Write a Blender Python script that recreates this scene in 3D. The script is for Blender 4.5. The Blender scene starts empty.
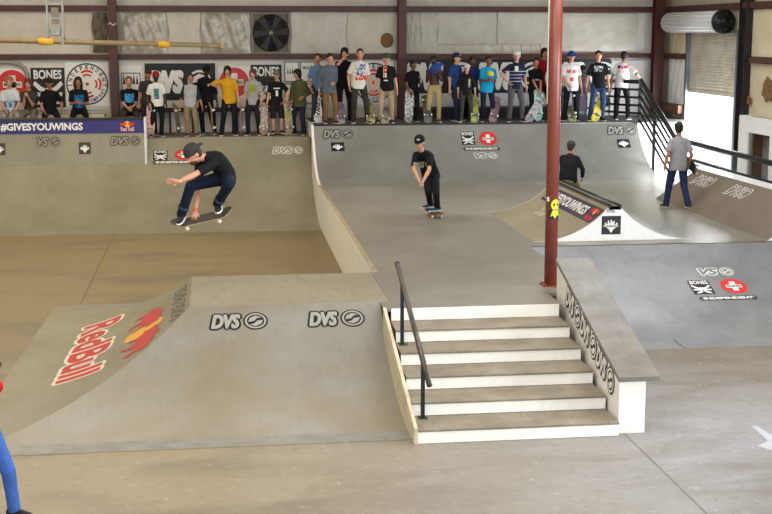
import bpy, bmesh, math, random
from mathutils import Vector, Matrix
random.seed(7)
sc=bpy.context.scene
V=Vector; PI=math.pi
COL=sc.collection
# ---------------------------------------------------------------- colour + materials
def lin(c): return tuple(((x/255)/12.92 if x/255<=.04045 else ((x/255+.055)/1.055)**2.4) for x in c)
MC={}
def mat(name,c,rough=.6,c2=None,scale=4.,amt=.35,metal=0.,bump=0.,bscale=40.,spec=.4,detail=6.,stretch=(1,1,1),scratch=0.):
    if name in MC: return MC[name]
    m=bpy.data.materials.new(name); m.use_nodes=True; n=m.node_tree; L=n.links; b=n.nodes['Principled BSDF']
    b.inputs['Roughness'].default_value=rough; b.inputs['Metallic'].default_value=metal
    b.inputs['Specular IOR Level'].default_value=spec
    tc=n.nodes.new('ShaderNodeTexCoord'); mp=n.nodes.new('ShaderNodeMapping'); mp.inputs['Scale'].default_value=stretch
    L.new(tc.outputs['Object'],mp.inputs[0])
    nz=n.nodes.new('ShaderNodeTexNoise'); nz.inputs['Scale'].default_value=scale; nz.inputs['Detail'].default_value=detail; nz.inputs['Roughness'].default_value=.65
    L.new(mp.outputs[0],nz.inputs['Vector'])
    rp=n.nodes.new('ShaderNodeValToRGB'); rp.color_ramp.elements[0].position=.35; rp.color_ramp.elements[1].position=.7
    a=lin(c); c2=lin(c2) if c2 else tuple(x*(1-amt) for x in a)
    rp.color_ramp.elements[0].color=(*c2,1); rp.color_ramp.elements[1].color=(*a,1)
    L.new(nz.outputs['Fac'],rp.inputs[0]); out=rp.outputs[0]
    if scratch:
        n2=n.nodes.new('ShaderNodeTexNoise'); n2.inputs['Scale'].default_value=1.; n2.inputs['Detail'].default_value=8; n2.inputs['Distortion'].default_value=1.5
        mp2=n.nodes.new('ShaderNodeMapping'); mp2.inputs['Scale'].default_value=(9,2.2,4); L.new(tc.outputs['Object'],mp2.inputs[0]); L.new(mp2.outputs[0],n2.inputs['Vector'])
        r2=n.nodes.new('ShaderNodeValToRGB'); r2.color_ramp.elements[0].position=.52; r2.color_ramp.elements[1].position=.75
        r2.color_ramp.elements[0].color=(0,0,0,1); r2.color_ramp.elements[1].color=(1,1,1,1); L.new(n2.outputs['Fac'],r2.inputs[0])
        mx=n.nodes.new('ShaderNodeMix'); mx.data_type='RGBA'; mm=n.nodes.new('ShaderNodeMath'); mm.operation='MULTIPLY'; mm.inputs[1].default_value=scratch
        L.new(r2.outputs[0],mm.inputs[0]); L.new(mm.outputs[0],mx.inputs[0]); L.new(out,mx.inputs[6]); mx.inputs[7].default_value=(*[x*.55 for x in a],1); out=mx.outputs[2]
    L.new(out,b.inputs['Base Color'])
    if bump:
        nb=n.nodes.new('ShaderNodeTexNoise'); nb.inputs['Scale'].default_value=bscale; nb.inputs['Detail'].default_value=4; L.new(mp.outputs[0],nb.inputs['Vector'])
        bp=n.nodes.new('ShaderNodeBump'); bp.inputs['Strength'].default_value=bump; bp.inputs['Distance'].default_value=.02
        L.new(nb.outputs['Fac'],bp.inputs['Height']); L.new(bp.outputs[0],b.inputs['Normal'])
    MC[name]=m; return m
def cloth(c,prints=(),rough=.85):
    key='cloth_%s_%s'%('_'.join(map(str,c)),abs(hash(str(prints)))%99999 if prints else 'plain')
    if key in MC: return MC[key]
    m=mat(key,c,rough,amt=.22,scale=9,bump=.5,bscale=14,spec=.15)
    n=m.node_tree; L=n.links; b=n.nodes['Principled BSDF']; tc=n.nodes['Texture Coordinate']
    cur=b.inputs['Base Color'].links[0].from_socket
    if prints:
        sp=n.nodes.new('ShaderNodeSeparateXYZ'); L.new(tc.outputs['Object'],sp.inputs[0])
        def M(op,x,y):
            q=n.nodes.new('ShaderNodeMath'); q.operation=op
            for i,v in enumerate((x,y)):
                if isinstance(v,(int,float)): q.inputs[i].default_value=v
                else: L.new(v,q.inputs[i])
            return q.outputs[0]
        nz=n.nodes.new('ShaderNodeTexNoise'); nz.inputs['Scale'].default_value=22; L.new(tc.outputs['Object'],nz.inputs['Vector'])
        for (x0,x1,z0,z1,pc,thr,side) in prints:
            k=M('MULTIPLY',M('GREATER_THAN',sp.outputs[0],x0),M('LESS_THAN',sp.outputs[0],x1))
            k=M('MULTIPLY',k,M('MULTIPLY',M('GREATER_THAN',sp.outputs[2],z0),M('LESS_THAN',sp.outputs[2],z1)))
            if side: k=M('MULTIPLY',k,M('GREATER_THAN' if side>0 else 'LESS_THAN',sp.outputs[1],0.))
            if thr: k=M('MULTIPLY',k,M('GREATER_THAN',nz.outputs['Fac'],thr))
            mx=n.nodes.new('ShaderNodeMix'); mx.data_type='RGBA'; L.new(k,mx.inputs[0]); L.new(cur,mx.inputs[6]); mx.inputs[7].default_value=(*lin(pc),1); cur=mx.outputs[2]
        L.new(cur,b.inputs['Base Color'])
    return m
def flat(name,c,rough=.6,**k): return mat(name,c,rough,amt=k.pop('amt',.08),scale=k.pop('scale',12),**k)
# ---------------------------------------------------------------- objects
LOC={}
def tag(o,label=None,cat=None,group=None,kind=None):
    if label:o['label']=label
    if cat:o['category']=cat
    if group:o['group']=group
    if kind:o['kind']=kind
    return o
def thing(name,label,cat,loc=(0,0,0),rz=0.,group=None):
    o=bpy.data.objects.new(name,None); COL.objects.link(o); o.location=loc; o.rotation_euler=(0,0,rz); o.empty_display_size=.2
    LOC[o.name]=V(loc); return tag(o,label,cat,group)
def obj(name,data,mats,parent=None,local=False,smooth=False,label=None,loc=None):
    me=bpy.data.meshes.new(name)
    if isinstance(data,bmesh.types.BMesh): data.to_mesh(me); data.free()
    elif isinstance(data,bpy.types.Mesh): me=data
    else: me.from_pydata([tuple(v) for v in data[0]],[],data[1])
    if not isinstance(mats,(list,tuple)): mats=[mats]
    if not me.materials:
        for m in mats: me.materials.append(m)
    if smooth:
        for p in me.polygons: p.use_smooth=True
    o=bpy.data.objects.new(name,me); COL.objects.link(o)
    if parent:
        o.parent=parent
        if not local:
            L=LOC.get(parent.name,V((0,0,0))); me.transform(Matrix.Translation(-L)); LOC[o.name]=L
        else: LOC[o.name]=V((0,0,0))
    elif loc is not None:
        me.transform(Matrix.Translation(-V(loc))); o.location=loc; LOC[o.name]=V(loc)
    if label:o['label']=label
    me.update(); return o
def B(): return bmesh.new()
def box(bm,x0,x1,y0,y1,z0,z1,mi=0,bev=0.):
    vs=[bm.verts.new(p) for p in ((x0,y0,z0),(x1,y0,z0),(x1,y1,z0),(x0,y1,z0),(x0,y0,z1),(x1,y0,z1),(x1,y1,z1),(x0,y1,z1))]
    fs=[bm.faces.new([vs[i] for i in f]) for f in ((3,2,1,0),(4,5,6,7),(0,1,5,4),(1,2,6,5),(2,3,7,6),(3,0,4,7))]
    for f in fs:f.material_index=mi
    if bev:
        es=list({e for f in fs for e in f.edges}); r=bmesh.ops.bevel(bm,geom=es,offset=bev,segments=2,affect='EDGES',profile=.6)
        for f in r['faces']: f.material_index=mi
    return bm
def prism(bm,poly,ax,a0,a1,mi=0):
    """poly: 2D outline; ax 'x': points are (y,z) extruded along x; 'y': (x,z); 'z': (x,y)"""
    def P(p,a): return {'x':(a,p[0],p[1]),'y':(p[0],a,p[1]),'z':(p[0],p[1],a)}[ax]
    A=[bm.verts.new(P(p,a0)) for p in poly]; C=[bm.verts.new(P(p,a1)) for p in poly]; n=len(poly)
    fs=[bm.faces.new(A),bm.faces.new(C[::-1])]
    for i in range(n): fs.append(bm.faces.new([A[i],C[i],C[(i+1)%n],A[(i+1)%n]]))
    for f in fs:f.material_index=mi
    bmesh.ops.recalc_face_normals(bm,faces=fs); return bm
def frame_of(d):
    d=d.normalized(); a=V((0,0,1)) if abs(d.z)<.9 else V((1,0,0)); x=d.cross(a).normalized(); return x,d.cross(x)
def loft(bm,rings,n=12,mi=0,cap=True):
    """rings: (centre, vecA, vecB) ellipses"""
    R=[]
    for c,a,b in rings: R.append([bm.verts.new(V(c)+V(a)*math.cos(2*PI*i/n)+V(b)*math.sin(2*PI*i/n)) for i in range(n)])
    fs=[]
    for p,q in zip(R,R[1:]):
        for i in range(n): fs.append(bm.faces.new([p[i],p[(i+1)%n],q[(i+1)%n],q[i]]))
    if cap: fs+=[bm.faces.new(R[0][::-1]),bm.faces.new(R[-1])]
    for f in fs:f.material_index=mi; f.smooth=True
    bmesh.ops.recalc_face_normals(bm,faces=fs); return bm
def tube(bm,a,b,ra,rb=None,n=12,mi=0,cap=True):
    a=V(a);b=V(b); rb=ra if rb is None else rb; x,y=frame_of(b-a); return loft(bm,[(a,x*ra,y*ra),(b,x*rb,y*rb)],n,mi,cap)
def path(bm,pts,r,n=8,mi=0):
    pts=[V(p) for p in pts]; rings=[]
    for i,p in enumerate(pts):
        d=(pts[min(i+1,len(pts)-1)]-pts[max(i-1,0)]); x,y=frame_of(d); rr=r[i] if isinstance(r,(list,tuple)) else r
        rings.append((p,x*rr,y*rr))
    return loft(bm,rings,n,mi)
def ball(bm,c,rx,ry=None,rz=None,rot=None,u=12,v=8,mi=0):
    ry=rx if ry is None else ry; rz=rx if rz is None else rz
    M=Matrix.Translation(V(c))@((rot.to_4x4() if rot else Matrix.Identity(4)))@Matrix.Diagonal((rx,ry,rz,1))
    r=bmesh.ops.create_uvsphere(bm,u_segments=u,v_segments=v,radius=1,matrix=M)
    for f in {f for w in r['verts'] for f in w.link_faces}: f.material_index=mi; f.smooth=True
def bone(bm,a,b,ra,rb,n=10):
    a=V(a);b=V(b); tube(bm,a,b,ra,rb,n); ball(bm,a,ra,u=n,v=6); ball(bm,b,rb,u=n,v=6)
def grid_surface(rows,close=False):
    vs=[];fs=[];n=len(rows[0])
    for r in rows: vs+=r
    for i in range(len(rows)-1):
        for j in range(n-1): a=i*n+j; fs.append((a,a+1,a+n+1,a+n))
    return vs,fs
# ---------------------------------------------------------------- quarter curves
class Quarter:
    def __init__(s,run,rise,base=0.,z0=0.): s.R=(run*run+rise*rise)/(2*rise); s.run=run; s.rise=rise; s.base=base; s.z0=z0; s.L=s.R*math.asin(run/s.R)
    def at(s,t): return s.base+s.R*math.sin(t/s.R), s.z0+s.R*(1-math.cos(t/s.R))
    def nrm(s,t): return -math.sin(t/s.R), math.cos(t/s.R)
    def pts(s,n): return [s.at(s.L*i/n) for i in range(n+1)]
def map_q(Q):
    def f(u,v,h):
        y,z=Q.at(v); a,b=Q.nrm(v); return V((u,y+a*h,z+b*h))
    return f
def map_plane(o,u,v):
    o=V(o);u=V(u).normalized();v=V(v); v=(v-u*v.dot(u)).normalized(); n=u.cross(v)
    return lambda a,b,h:o+u*a+v*b+n*h
# ---------------------------------------------------------------- lettering
TC={}
def text_shape(t,bold=0.,shear=0.):
    k=(t,bold,shear)
    if k in TC:return TC[k]
    cu=bpy.data.curves.new('t','FONT'); cu.body=t; cu.size=1; cu.offset=bold; cu.shear=shear; cu.resolution_u=3; cu.fill_mode='FRONT'
    o=bpy.data.objects.new('t',cu); COL.objects.link(o); dg=bpy.context.evaluated_depsgraph_get(); me=bpy.data.meshes.new_from_object(o.evaluated_get(dg))
    vs=[(v.co.x,v.co.y) for v in me.vertices]; fs=[list(p.vertices) for p in me.polygons]
    bpy.data.objects.remove(o); bpy.data.curves.remove(cu); bpy.data.meshes.remove(me); TC[k]=(vs,fs); return TC[k]
class Decal:
    def __init__(s): s.bm=B()
    def raw(s,vs,fs,mi,layer):
        W=[s.bm.verts.new((x,y,layer)) for x,y in vs]
        for f in fs:
            try: q=s.bm.faces.new([W[i] for i in f]); q.material_index=mi
            except ValueError: pass
        return s
    def text(s,t,x,y,w,h,mi=0,layer=1,bold=0.02,shear=0.,rot=0.,ref=None,thick=0.,tn=8):
        if thick:
            for i in range(tn): s.text(t,x+thick*math.cos(2*PI*i/tn),y+thick*math.sin(2*PI*i/tn),w,h,mi,layer+.08*i,bold,shear,rot,ref)
            layer+=.9
        vs,fs=text_shape(t,bold,shear); rv=text_shape(t,ref if ref is not None else bold,shear)[0]
        x0=min(p[0] for p in rv);x1=max(p[0] for p in rv);y0=min(p[1] for p in rv);y1=max(p[1] for p in rv)
        kx=w/(x1-x0);ky=h/(y1-y0); c,q=math.cos(rot),math.sin(rot); out=[]
        for a,b in vs:
            a=(a-(x0+x1)/2)*kx; b=(b-(y0+y1)/2)*ky; out.append((x+a*c-b*q,y+a*q+b*c))
        return s.raw(out,fs,mi,layer)
    def poly(s,pts,mi=0,layer=1): return s.raw(pts,[list(range(len(pts)))],mi,layer)
    def rect(s,x0,x1,y0,y1,mi=0,layer=0): return s.poly([(x0,y0),(x1,y0),(x1,y1),(x0,y1)],mi,layer)
    def disc(s,x,y,r,mi=0,layer=0,n=32,ry=None): ry=ry or r; return s.poly([(x+r*math.cos(2*PI*i/n),y+ry*math.sin(2*PI*i/n)) for i in range(n)],mi,layer)
    def ring(s,x,y,r0,r1,mi=0,layer=0,n=32,a0=0,a1=2*PI):
        vs=[];fs=[]
        for i in range(n+1):
            a=a0+(a1-a0)*i/n; vs+=[(x+r0*math.cos(a),y+r0*math.sin(a)),(x+r1*math.cos(a),y+r1*math.sin(a))]
        for i in range(n): fs.append((2*i,2*i+1,2*i+3,2*i+2))
        return s.raw(vs,fs,mi,layer)
    def arc(s,t,x,y,r,h,a0,a1,mi=0,layer=1,inner=False,bold=.03):
        n=len(t)
        for i,ch in enumerate(t):
            if ch==' ':continue
            a=a0+(a1-a0)*i/(n-1); s.text(ch,x+r*math.cos(a),y+r*math.sin(a),h*(.72 if ch!='I' else .25),h,mi,layer,bold,0,a-PI/2 if not inner else a+PI/2)
        return s
    def build(s,name,fn,mats,parent,gap=.003,base=.003,cut=.15,label=None):
        bm=s.bm; bmesh.ops.triangulate(bm,faces=bm.faces[:])
        for _ in range(5):
            es=[e for e in bm.edges if e.calc_length()>cut]
            if not es:break
            bmesh.ops.subdivide_edges(bm,edges=es,cuts=1); bmesh.ops.triangulate(bm,faces=bm.faces[:])
        for v in bm.verts: v.co=fn(v.co.x,v.co.y,base+gap*v.co.z)
        return obj(name,bm,mats,parent,label=label)
def dvs(d,cx,cy,w,h,ink=0,fill=1,lay=0,sh=.25,faded=False,fb=.035):
    """bold slanted letters and a swirl disc, ink outline and paler fill"""
    r=h*.56; tw=w-2*r-.03*w; x=cx-w/2+tw/2
    d.text('VS' if faded else 'DVS',x+(tw*.17 if faded else 0),cy,tw*(.64 if faded else .97)-h*.1,h*.86,ink,lay,.02,sh,thick=h*.125,tn=10)
    d.text('VS' if faded else 'DVS',x+(tw*.17 if faded else 0),cy,tw*(.64 if faded else .97)-h*.1,h*.86,fill,lay+1,.02,sh,thick=h*fb,tn=6)
    X=cx+w/2-r; d.disc(X,cy,r,ink,lay); d.ring(X,cy,r*.70,r*.86,fill,lay+1); 
    d.poly([(X-.6*r,cy-.1*r),(X-.45*r,cy+.35*r),(X,cy+.6*r),(X+.5*r,cy+.4*r),(X+.1*r,cy+.3*r),(X-.1*r,cy)],fill,lay+1)
    d.poly([(X+.6*r,cy+.1*r),(X+.45*r,cy-.35*r),(X,cy-.6*r),(X-.5*r,cy-.4*r),(X-.1*r,cy-.3*r),(X+.1*r,cy)],fill,lay+1)
    return d
def skyline(d,cx,cy,w,h,ink,fill,lay=0):
    d.rect(cx-w/2,cx+w/2,cy-h/2,cy+h/2,ink,lay); k=w/2*.8; hs=[.2,.55,.35,.8,.5,.9,.6,.75,.3,.5,.15]
    for i,q in enumerate(hs):
        x=cx-k+2*k*i/len(hs); d.rect(x,x+2*k/len(hs)*.9,cy-h*.08,cy-h*.08+q*h*.42,fill,lay+1)
    n=[]; 
    for i in range(10):
        a=PI/2+PI+i*PI/5; rr=h*(.34 if i%2==0 else .14); n.append((cx+rr*math.cos(a)*1.0,cy-h*.1+rr*math.sin(a)))
    d.poly([(cx-k,cy-h*.02),(cx+k,cy-h*.02),(cx+k*.35,cy-h*.2),(cx,cy-h*.42),(cx-k*.35,cy-h*.2)],fill,lay+1); return d
def bones(d,cx,cy,w,h,ink,fill,lay=0):
    d.rect(cx-w/2,cx+w/2,cy-h/2,cy+h/2,ink,lay); d.text('BONES',cx,cy+h*.34,w*.86,h*.24,fill,lay+1,.03)
    for s in (-1,1):   # splayed claws
        d.poly([(cx+s*w*.02,cy-h*.05),(cx+s*w*.20,cy+h*.02),(cx+s*w*.40,cy+h*.17),(cx+s*w*.46,cy+h*.08),(cx+s*w*.30,cy-h*.06),(cx+s*w*.12,cy-h*.16)],fill,lay+1)
        d.poly([(cx+s*w*.06,cy-h*.14),(cx+s*w*.44,cy-h*.12),(cx+s*w*.42,cy-h*.22),(cx+s*w*.08,cy-h*.24)],fill,lay+1)
        d.poly([(cx+s*w*.03,cy-h*.22),(cx+s*w*.30,cy-h*.34),(cx+s*w*.38,cy-h*.44),(cx+s*w*.18,cy-h*.42),(cx+s*w*.01,cy-h*.30)],fill,lay+1)
    d.disc(cx,cy-h*.1,w*.12,fill,lay+1,16); return d
def cross_disc(d,cx,cy,r,red,white,black,lay=0,ry=None):
    ry=ry or r; d.disc(cx,cy,r,red,lay,40,ry); a=.62;b=.2
    d.rect(cx-a*r,cx+a*r,cy-b*ry,cy+b*ry,white,lay+1); d.rect(cx-b*r*1.1,cx+b*r*1.1,cy-a*ry,cy+a*ry,white,lay+1)
    d.text('BONES',cx,cy,r*1.1,ry*.22,black,lay+2,.03); return d
def wordbar(d,cx,cy,w,h,ink,fill,lay=0,bar=True):
    if bar: d.poly([(cx-w/2,cy),(cx-w/2+h*.4,cy+h/2),(cx+w/2-h*.4,cy+h/2),(cx+w/2,cy),(cx+w/2-h*.4,cy-h/2),(cx-w/2+h*.4,cy-h/2)],ink,lay)
    d.text('\u00b7INDEPENDENT\u00b7',cx,cy,w*.9,h*.6,fill,lay+1,.05); return d
def pattee(d,cx,cy,r,mi,lay,k=1.):
    for q in range(4):
        a=q*PI/2; c,s=math.cos(a),math.sin(a)
        P=[(.08,-.04),(.3,-.1),(.8,-.42),(.92,-.2),(.95,0),(.92,.2),(.8,.42),(.3,.1),(.08,.04)]
        d.poly([(cx+r*k*(x*c-y*s),cy+r*k*(x*s+y*c)) for x,y in P],mi,lay)
def indy(d,cx,cy,r,black,white,red,lay=0):
    d.disc(cx,cy,r,black,lay,48); d.disc(cx,cy,r*.93,white,lay+1,48)
    d.arc('INDEPENDENT',cx,cy,r*.81,r*.2,PI*1.02,-PI*.02,black,lay+2); d.arc('TRUCK COMPANY',cx,cy,r*.81,r*.18,PI*1.12,PI*1.88,black,lay+2,True)
    pattee(d,cx,cy,r*.72,red,lay+2); pattee(d,cx,cy,r*.66,white,lay+3,.92); pattee(d,cx,cy,r*.58,red,lay+4,.9); pattee(d,cx,cy,r*.5,white,lay+5,.84); d.disc(cx,cy,r*.08,red,lay+6,16); return d
BULL=[(-1,.1),(-.85,.45),(-.6,.35),(-.45,.6),(-.15,.55),(.1,.75),(.45,.55),(.7,.7),(.8,.55),(1.05,.6),(.95,.35),(1.0,.1),(.8,.05),(.7,-.15),(.85,-.45),(.65,-.4),(.5,-.15),(.2,-.1),(.05,-.4),(.25,-.65),(0,-.6),(-.2,-.3),(-.35,-.05),(-.6,-.15),(-.8,-.5),(-.95,-.3),(-.8,0)]
def bulls(d,cx,cy,w,h,red,yel,white,lay=0):
    """sun disc with a charging bull either side"""
    d.disc(cx,cy,h*.42,yel,lay+1,28)
    for s in (-1,1):
        k=w*.22; P=[(cx+s*(-.27*w)+s*x*k,cy-.04*h+y*k*.95) for x,y in BULL]
        if s<0:P=P[::-1]
        bm=Decal; d.poly(P,red,lay+2)
    return d
# ---------------------------------------------------------------- palette
WHITE=mat('white_paint',(240,236,226),.5,amt=.10,scale=3,scratch=.12)
BLK=flat('black_ink',(24,24,26),.5); WHT=flat('white_ink',(232,230,224),.5); RED=flat('red_ink',(214,44,40),.5); YEL=flat('yellow_ink',(240,190,40),.5)
NAVY=flat('navy_vinyl',(44,42,112),.45); GREYINK=flat('stencil_fill',(150,149,142),.6); DKINK=flat('faded_ink',(66,62,56),.7)
RAMPL=mat('ramp_sheet_tan',(148,143,121),.42,c2=(130,124,103),scale=.9,scratch=.35,spec=.5)
RAMPR=mat('ramp_sheet_grey',(137,136,130),.34,c2=(119,117,109),scale=.8,scratch=.35,spec=.5)
RAMPF=mat('ramp_sheet_silver',(141,140,133),.42,c2=(128,118,95),scale=.6,scratch=.35,spec=.5)
RAMPB=mat('ramp_sheet_blue',(136,137,138),.34,c2=(112,113,113),scale=1.2,scratch=.5,spec=.5)
BROWN=mat('ramp_sheet_brown',(122,107,88),.5,c2=(106,93,76),scale=1.3,scratch=.3)
TAN=mat('ramp_sheet_khaki',(150,140,112),.5,c2=(134,124,98),scale=1.,scratch=.2)
TREAD=mat('stair_tread',(144,135,116),.55,c2=(114,104,86),scale=3,scratch=.5)
STEEL=mat('red_oxide_steel',(80,36,26),.45,amt=.3,scale=3,scratch=.3)
COLM=mat('red_oxide_column',(134,68,54),.3,c2=(118,54,44),scale=2.,spec=.55)
DARK=mat('dark_metal',(32,36,36),.4,amt=.3,metal=.3); PIPE=mat('galvanised_pipe',(70,70,68),.35,metal=.7)
WOOD=mat('dark_wood',(66,48,42),.7,amt=.4,scale=5)
PANEL=mat('wall_liner',(214,208,198),.6,c2=(190,182,168),scale=1.2)
# ---------------------------------------------------------------- setting
def floor_mat():
    m=mat('concrete_floor',(148,148,150),.42,c2=(126,123,118),scale=.6,amt=.2,bump=.15,bscale=25,spec=.45,detail=10)
    n=m.node_tree;L=n.links;b=n.nodes['Principled BSDF']; cur=b.inputs['Base Color'].links[0].from_socket; tc=n.nodes['Texture Coordinate']
    sp=n.nodes.new('ShaderNodeSeparateXYZ'); L.new(tc.outputs['Object'],sp.inputs[0])
    def mr(s,a,b_):
        q=n.nodes.new('ShaderNodeMapRange'); q.inputs[1].default_value=a;q.inputs[2].default_value=b_; L.new(s,q.inputs[0]); return q.outputs[0]
    def mix(f,c,k=1.):
        nonlocal cur
        mm=n.nodes.new('ShaderNodeMath'); mm.operation='MULTIPLY'; mm.inputs[1].default_value=k; L.new(f,mm.inputs[0])
        x=n.nodes.new('ShaderNodeMix'); x.data_type='RGBA'; L.new(mm.outputs[0],x.inputs[0]); L.new(cur,x.inputs[6]); x.inputs[7].default_value=(*lin(c),1); cur=x.outputs[2]
    # brownish sealed slab behind the hip ramp; warm light falloff painted into its tone
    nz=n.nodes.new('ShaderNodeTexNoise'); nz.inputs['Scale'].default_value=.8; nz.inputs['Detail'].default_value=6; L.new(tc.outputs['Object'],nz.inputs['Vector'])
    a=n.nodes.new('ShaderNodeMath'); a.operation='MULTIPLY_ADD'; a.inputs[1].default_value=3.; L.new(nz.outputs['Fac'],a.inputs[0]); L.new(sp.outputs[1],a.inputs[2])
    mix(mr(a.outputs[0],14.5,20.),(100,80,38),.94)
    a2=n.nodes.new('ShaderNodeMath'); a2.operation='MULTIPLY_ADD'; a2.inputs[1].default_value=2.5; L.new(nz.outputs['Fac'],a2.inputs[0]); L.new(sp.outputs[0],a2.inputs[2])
    mix(mr(a2.outputs[0],6.0,1.),(140,124,90),.8)  # tan tint rising to the left paints warm light into the floor colour
    n3=n.nodes.new('ShaderNodeTexNoise'); n3.inputs['Scale'].default_value=1.; n3.inputs['Detail'].default_value=9; n3.inputs['Distortion'].default_value=.6
    mp=n.nodes.new('ShaderNodeMapping'); mp.inputs['Scale'].default_value=(.5,1.4,1); L.new(tc.outputs['Object'],mp.inputs[0]); L.new(mp.outputs[0],n3.inputs['Vector'])
    mix(mr(n3.outputs['Fac'],.48,.68),(104,95,80),.65)
    n4=n.nodes.new('ShaderNodeTexNoise'); n4.inputs['Scale'].default_value=9; n4.inputs['Detail'].default_value=10; n4.inputs['Roughness'].default_value=.8; L.new(tc.outputs['Object'],n4.inputs['Vector'])
    mix(mr(n4.outputs['Fac'],.58,.68),(214,210,200),.55)
    mix(mr(n4.outputs['Fac'],.46,.36),(96,88,76),.5)
    # sawn control joints
    for s,p in ((0,4.25),(0,-2.15)):
        q=n.nodes.new('ShaderNodeMath'); q.operation='COMPARE'; q.inputs[1].default_value=p; q.inputs[2].default_value=.012; L.new(sp.outputs[s],q.inputs[0]); mix(q.outputs[0],(84,76,64),.75)
    L.new(cur,b.inputs['Base Color']); return m
XW=11.65; YB=33.
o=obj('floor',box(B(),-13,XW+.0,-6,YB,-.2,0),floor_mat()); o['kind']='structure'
# back wall: ribbed liner panels
bm=box(B(),-13,XW+.3,YB,YB+.25,-.2,6.8)
for i in range(0,98):
    x=-12.9+i*.25; box(bm,x,x+.03,YB-.02,YB,2.9,6.6)
wb=obj('wall_back',bm,PANEL); wb['kind']='structure'
# right wall with the roller door opening (y 28.15..31.3, z 0..4.2) and a low personnel opening
bm=B(); WX0,WX1=XW,XW+.25
for y0,y1,z0,z1 in ((31.3,YB,-.2,6.8),(28.12,31.3,4.2,6.8),(26.95,28.12,-.2,6.8),(25.75,26.95,2.05,6.8),(14,25.75,-.2,6.8),(5,14,4.4,6.8),(-6,5,-.2,6.8)): box(bm,WX0,WX1,y0,y1,z0,z1)
wr=obj('wall_right',bm,mat('right_liner',(206,196,176),.6,c2=(180,166,142),scale=1.)); wr['kind']='structure'
wl=obj('wall_left',box(B(),-13.2,-13,-6,YB,-.2,6.8),PANEL); wl['kind']='structure'
ce=obj('ceiling',box(B(),-13.2,XW+.3,-6,YB+.2,6.8,7.0),mat('ceiling_liner',(196,192,184),.8)); ce['kind']='structure'
gd=obj('floor_outside',box(B(),XW+.25,60,-10,70,-.35,-.05),mat('pale_concrete_yard',(228,226,218),.8)); gd['kind']='structure'; gd.name='floor_yard'
def girt(i,data,m=STEEL):
    o=obj('trim_%d'%i,data,m); o['kind']='structure'; return o
girt(1,box(B(),-13,XW,YB-.2,YB-.021,4.72,4.86,bev=.01)); girt(2,box(B(),-13,XW,YB-.16,YB-.021,3.56,3.68,bev=.01))
girt(3,box(B(),XW-.16,XW,5,YB-.2,4.72,4.86,bev=.01)); girt(4,box(B(),XW-.16,XW,31.35,YB-.16,3.56,3.68,bev=.01)); girt(5,box(B(),XW-.16,XW,14,27.2,3.56,3.68,bev=.01))
girt(6,box(B(),XW-.18,XW,31.35,YB-.17,2.22,2.42,bev=.01),mat('brown_board',(120,84,66),.7))
# door jambs belong to the roller door
door=obj('door_1',prism(B(),[(28.12,0),(28.2,0),(28.2,4.2),(31.24,4.2),(31.24,0),(31.32,0),(31.32,4.28),(28.12,4.28)],'x',XW-.04,XW+.2),mat('door_frame_grey',(120,130,128),.5)); door['kind']='structure'
bm=B(); z=2.82
while z<4.2:
    prism(bm,[(0,z),(.03,z+.015),(.03,z+.05),(0,z+.065),(-.01,z+.07),(-.02,z+.035)],'y',28.2,31.24); z+=.07
bm2=B(); loft(bm2,[((0,0,0),(1,0,0),(0,1,0))]*2) if False else None; bm2.free()
for v in bm.verts: v.co.x+=XW+.06
box(bm,XW+.03,XW+.11,28.2,31.24,2.76,2.83)
obj('shutter_curtain',bm,mat('weathered_slats',(214,206,190),.55,c2=(180,170,150),scale=2),door)
bm=tube(B(),(XW-.33,28.3,4.45),(XW-.33,31.75,4.45),.235,.235,32)
for k in range(16):
    a=2*PI*k/16; p=V((XW-.33+.235*math.cos(a),28.3,4.45+.235*math.sin(a))); box(bm,p.x-.010,p.x+.010,28.32,31.73,p.z-.012,p.z+.012)
dr=obj('shutter_drum',bm,mat('white_drum',(222,222,224),.4,amt=.06),door)
bm=tube(B(),(XW-.33,28.22,4.45),(XW-.33,28.3,4.45),.27,.27,32); tube(bm,(XW-.33,28.16,4.45),(XW-.33,28.23,4.45),.09,.09,16)
for k in range(5): a=2*PI*k/5; tube(bm,(XW-.33+.17*math.cos(a),28.19,4.45+.17*math.sin(a)),(XW-.33+.17*math.cos(a),28.23,4.45+.17*math.sin(a)),.04,.05,10)
obj('drum_end_plate',bm,DARK,door)
# personnel opening
d2=obj('door_2',prism(B(),[(25.7,0),(25.78,0),(25.78,2.02),(26.88,2.02),(26.88,0),(26.97,0),(26.97,2.1),(25.7,2.1)],'x',XW-.05,XW+.2),mat('brown_board',(120,84,66))); d2['kind']='structure'
obj('door_leaf',box(B(),XW+.12,XW+.17,25.78,26.88,0,2.02),flat('grey_door_leaf',(150,150,146),.6),d2)
# white boarding below the liner on the right wall
bm=B(); box(bm,XW-.29,XW-.25,26.74,27.22,0,2.44); box(bm,XW-.29,XW-.25,25.6,26.74,2.1,2.44); box(bm,XW-.29,XW-.25,20,25.6,0,2.44); box(bm,XW-.25,XW-.001,27.18,27.22,0,2.44)
o=obj('wall_boarding',bm,flat('white_board',(242,242,238),.55)); o.name='trim_7'; o['kind']='structure'
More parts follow.
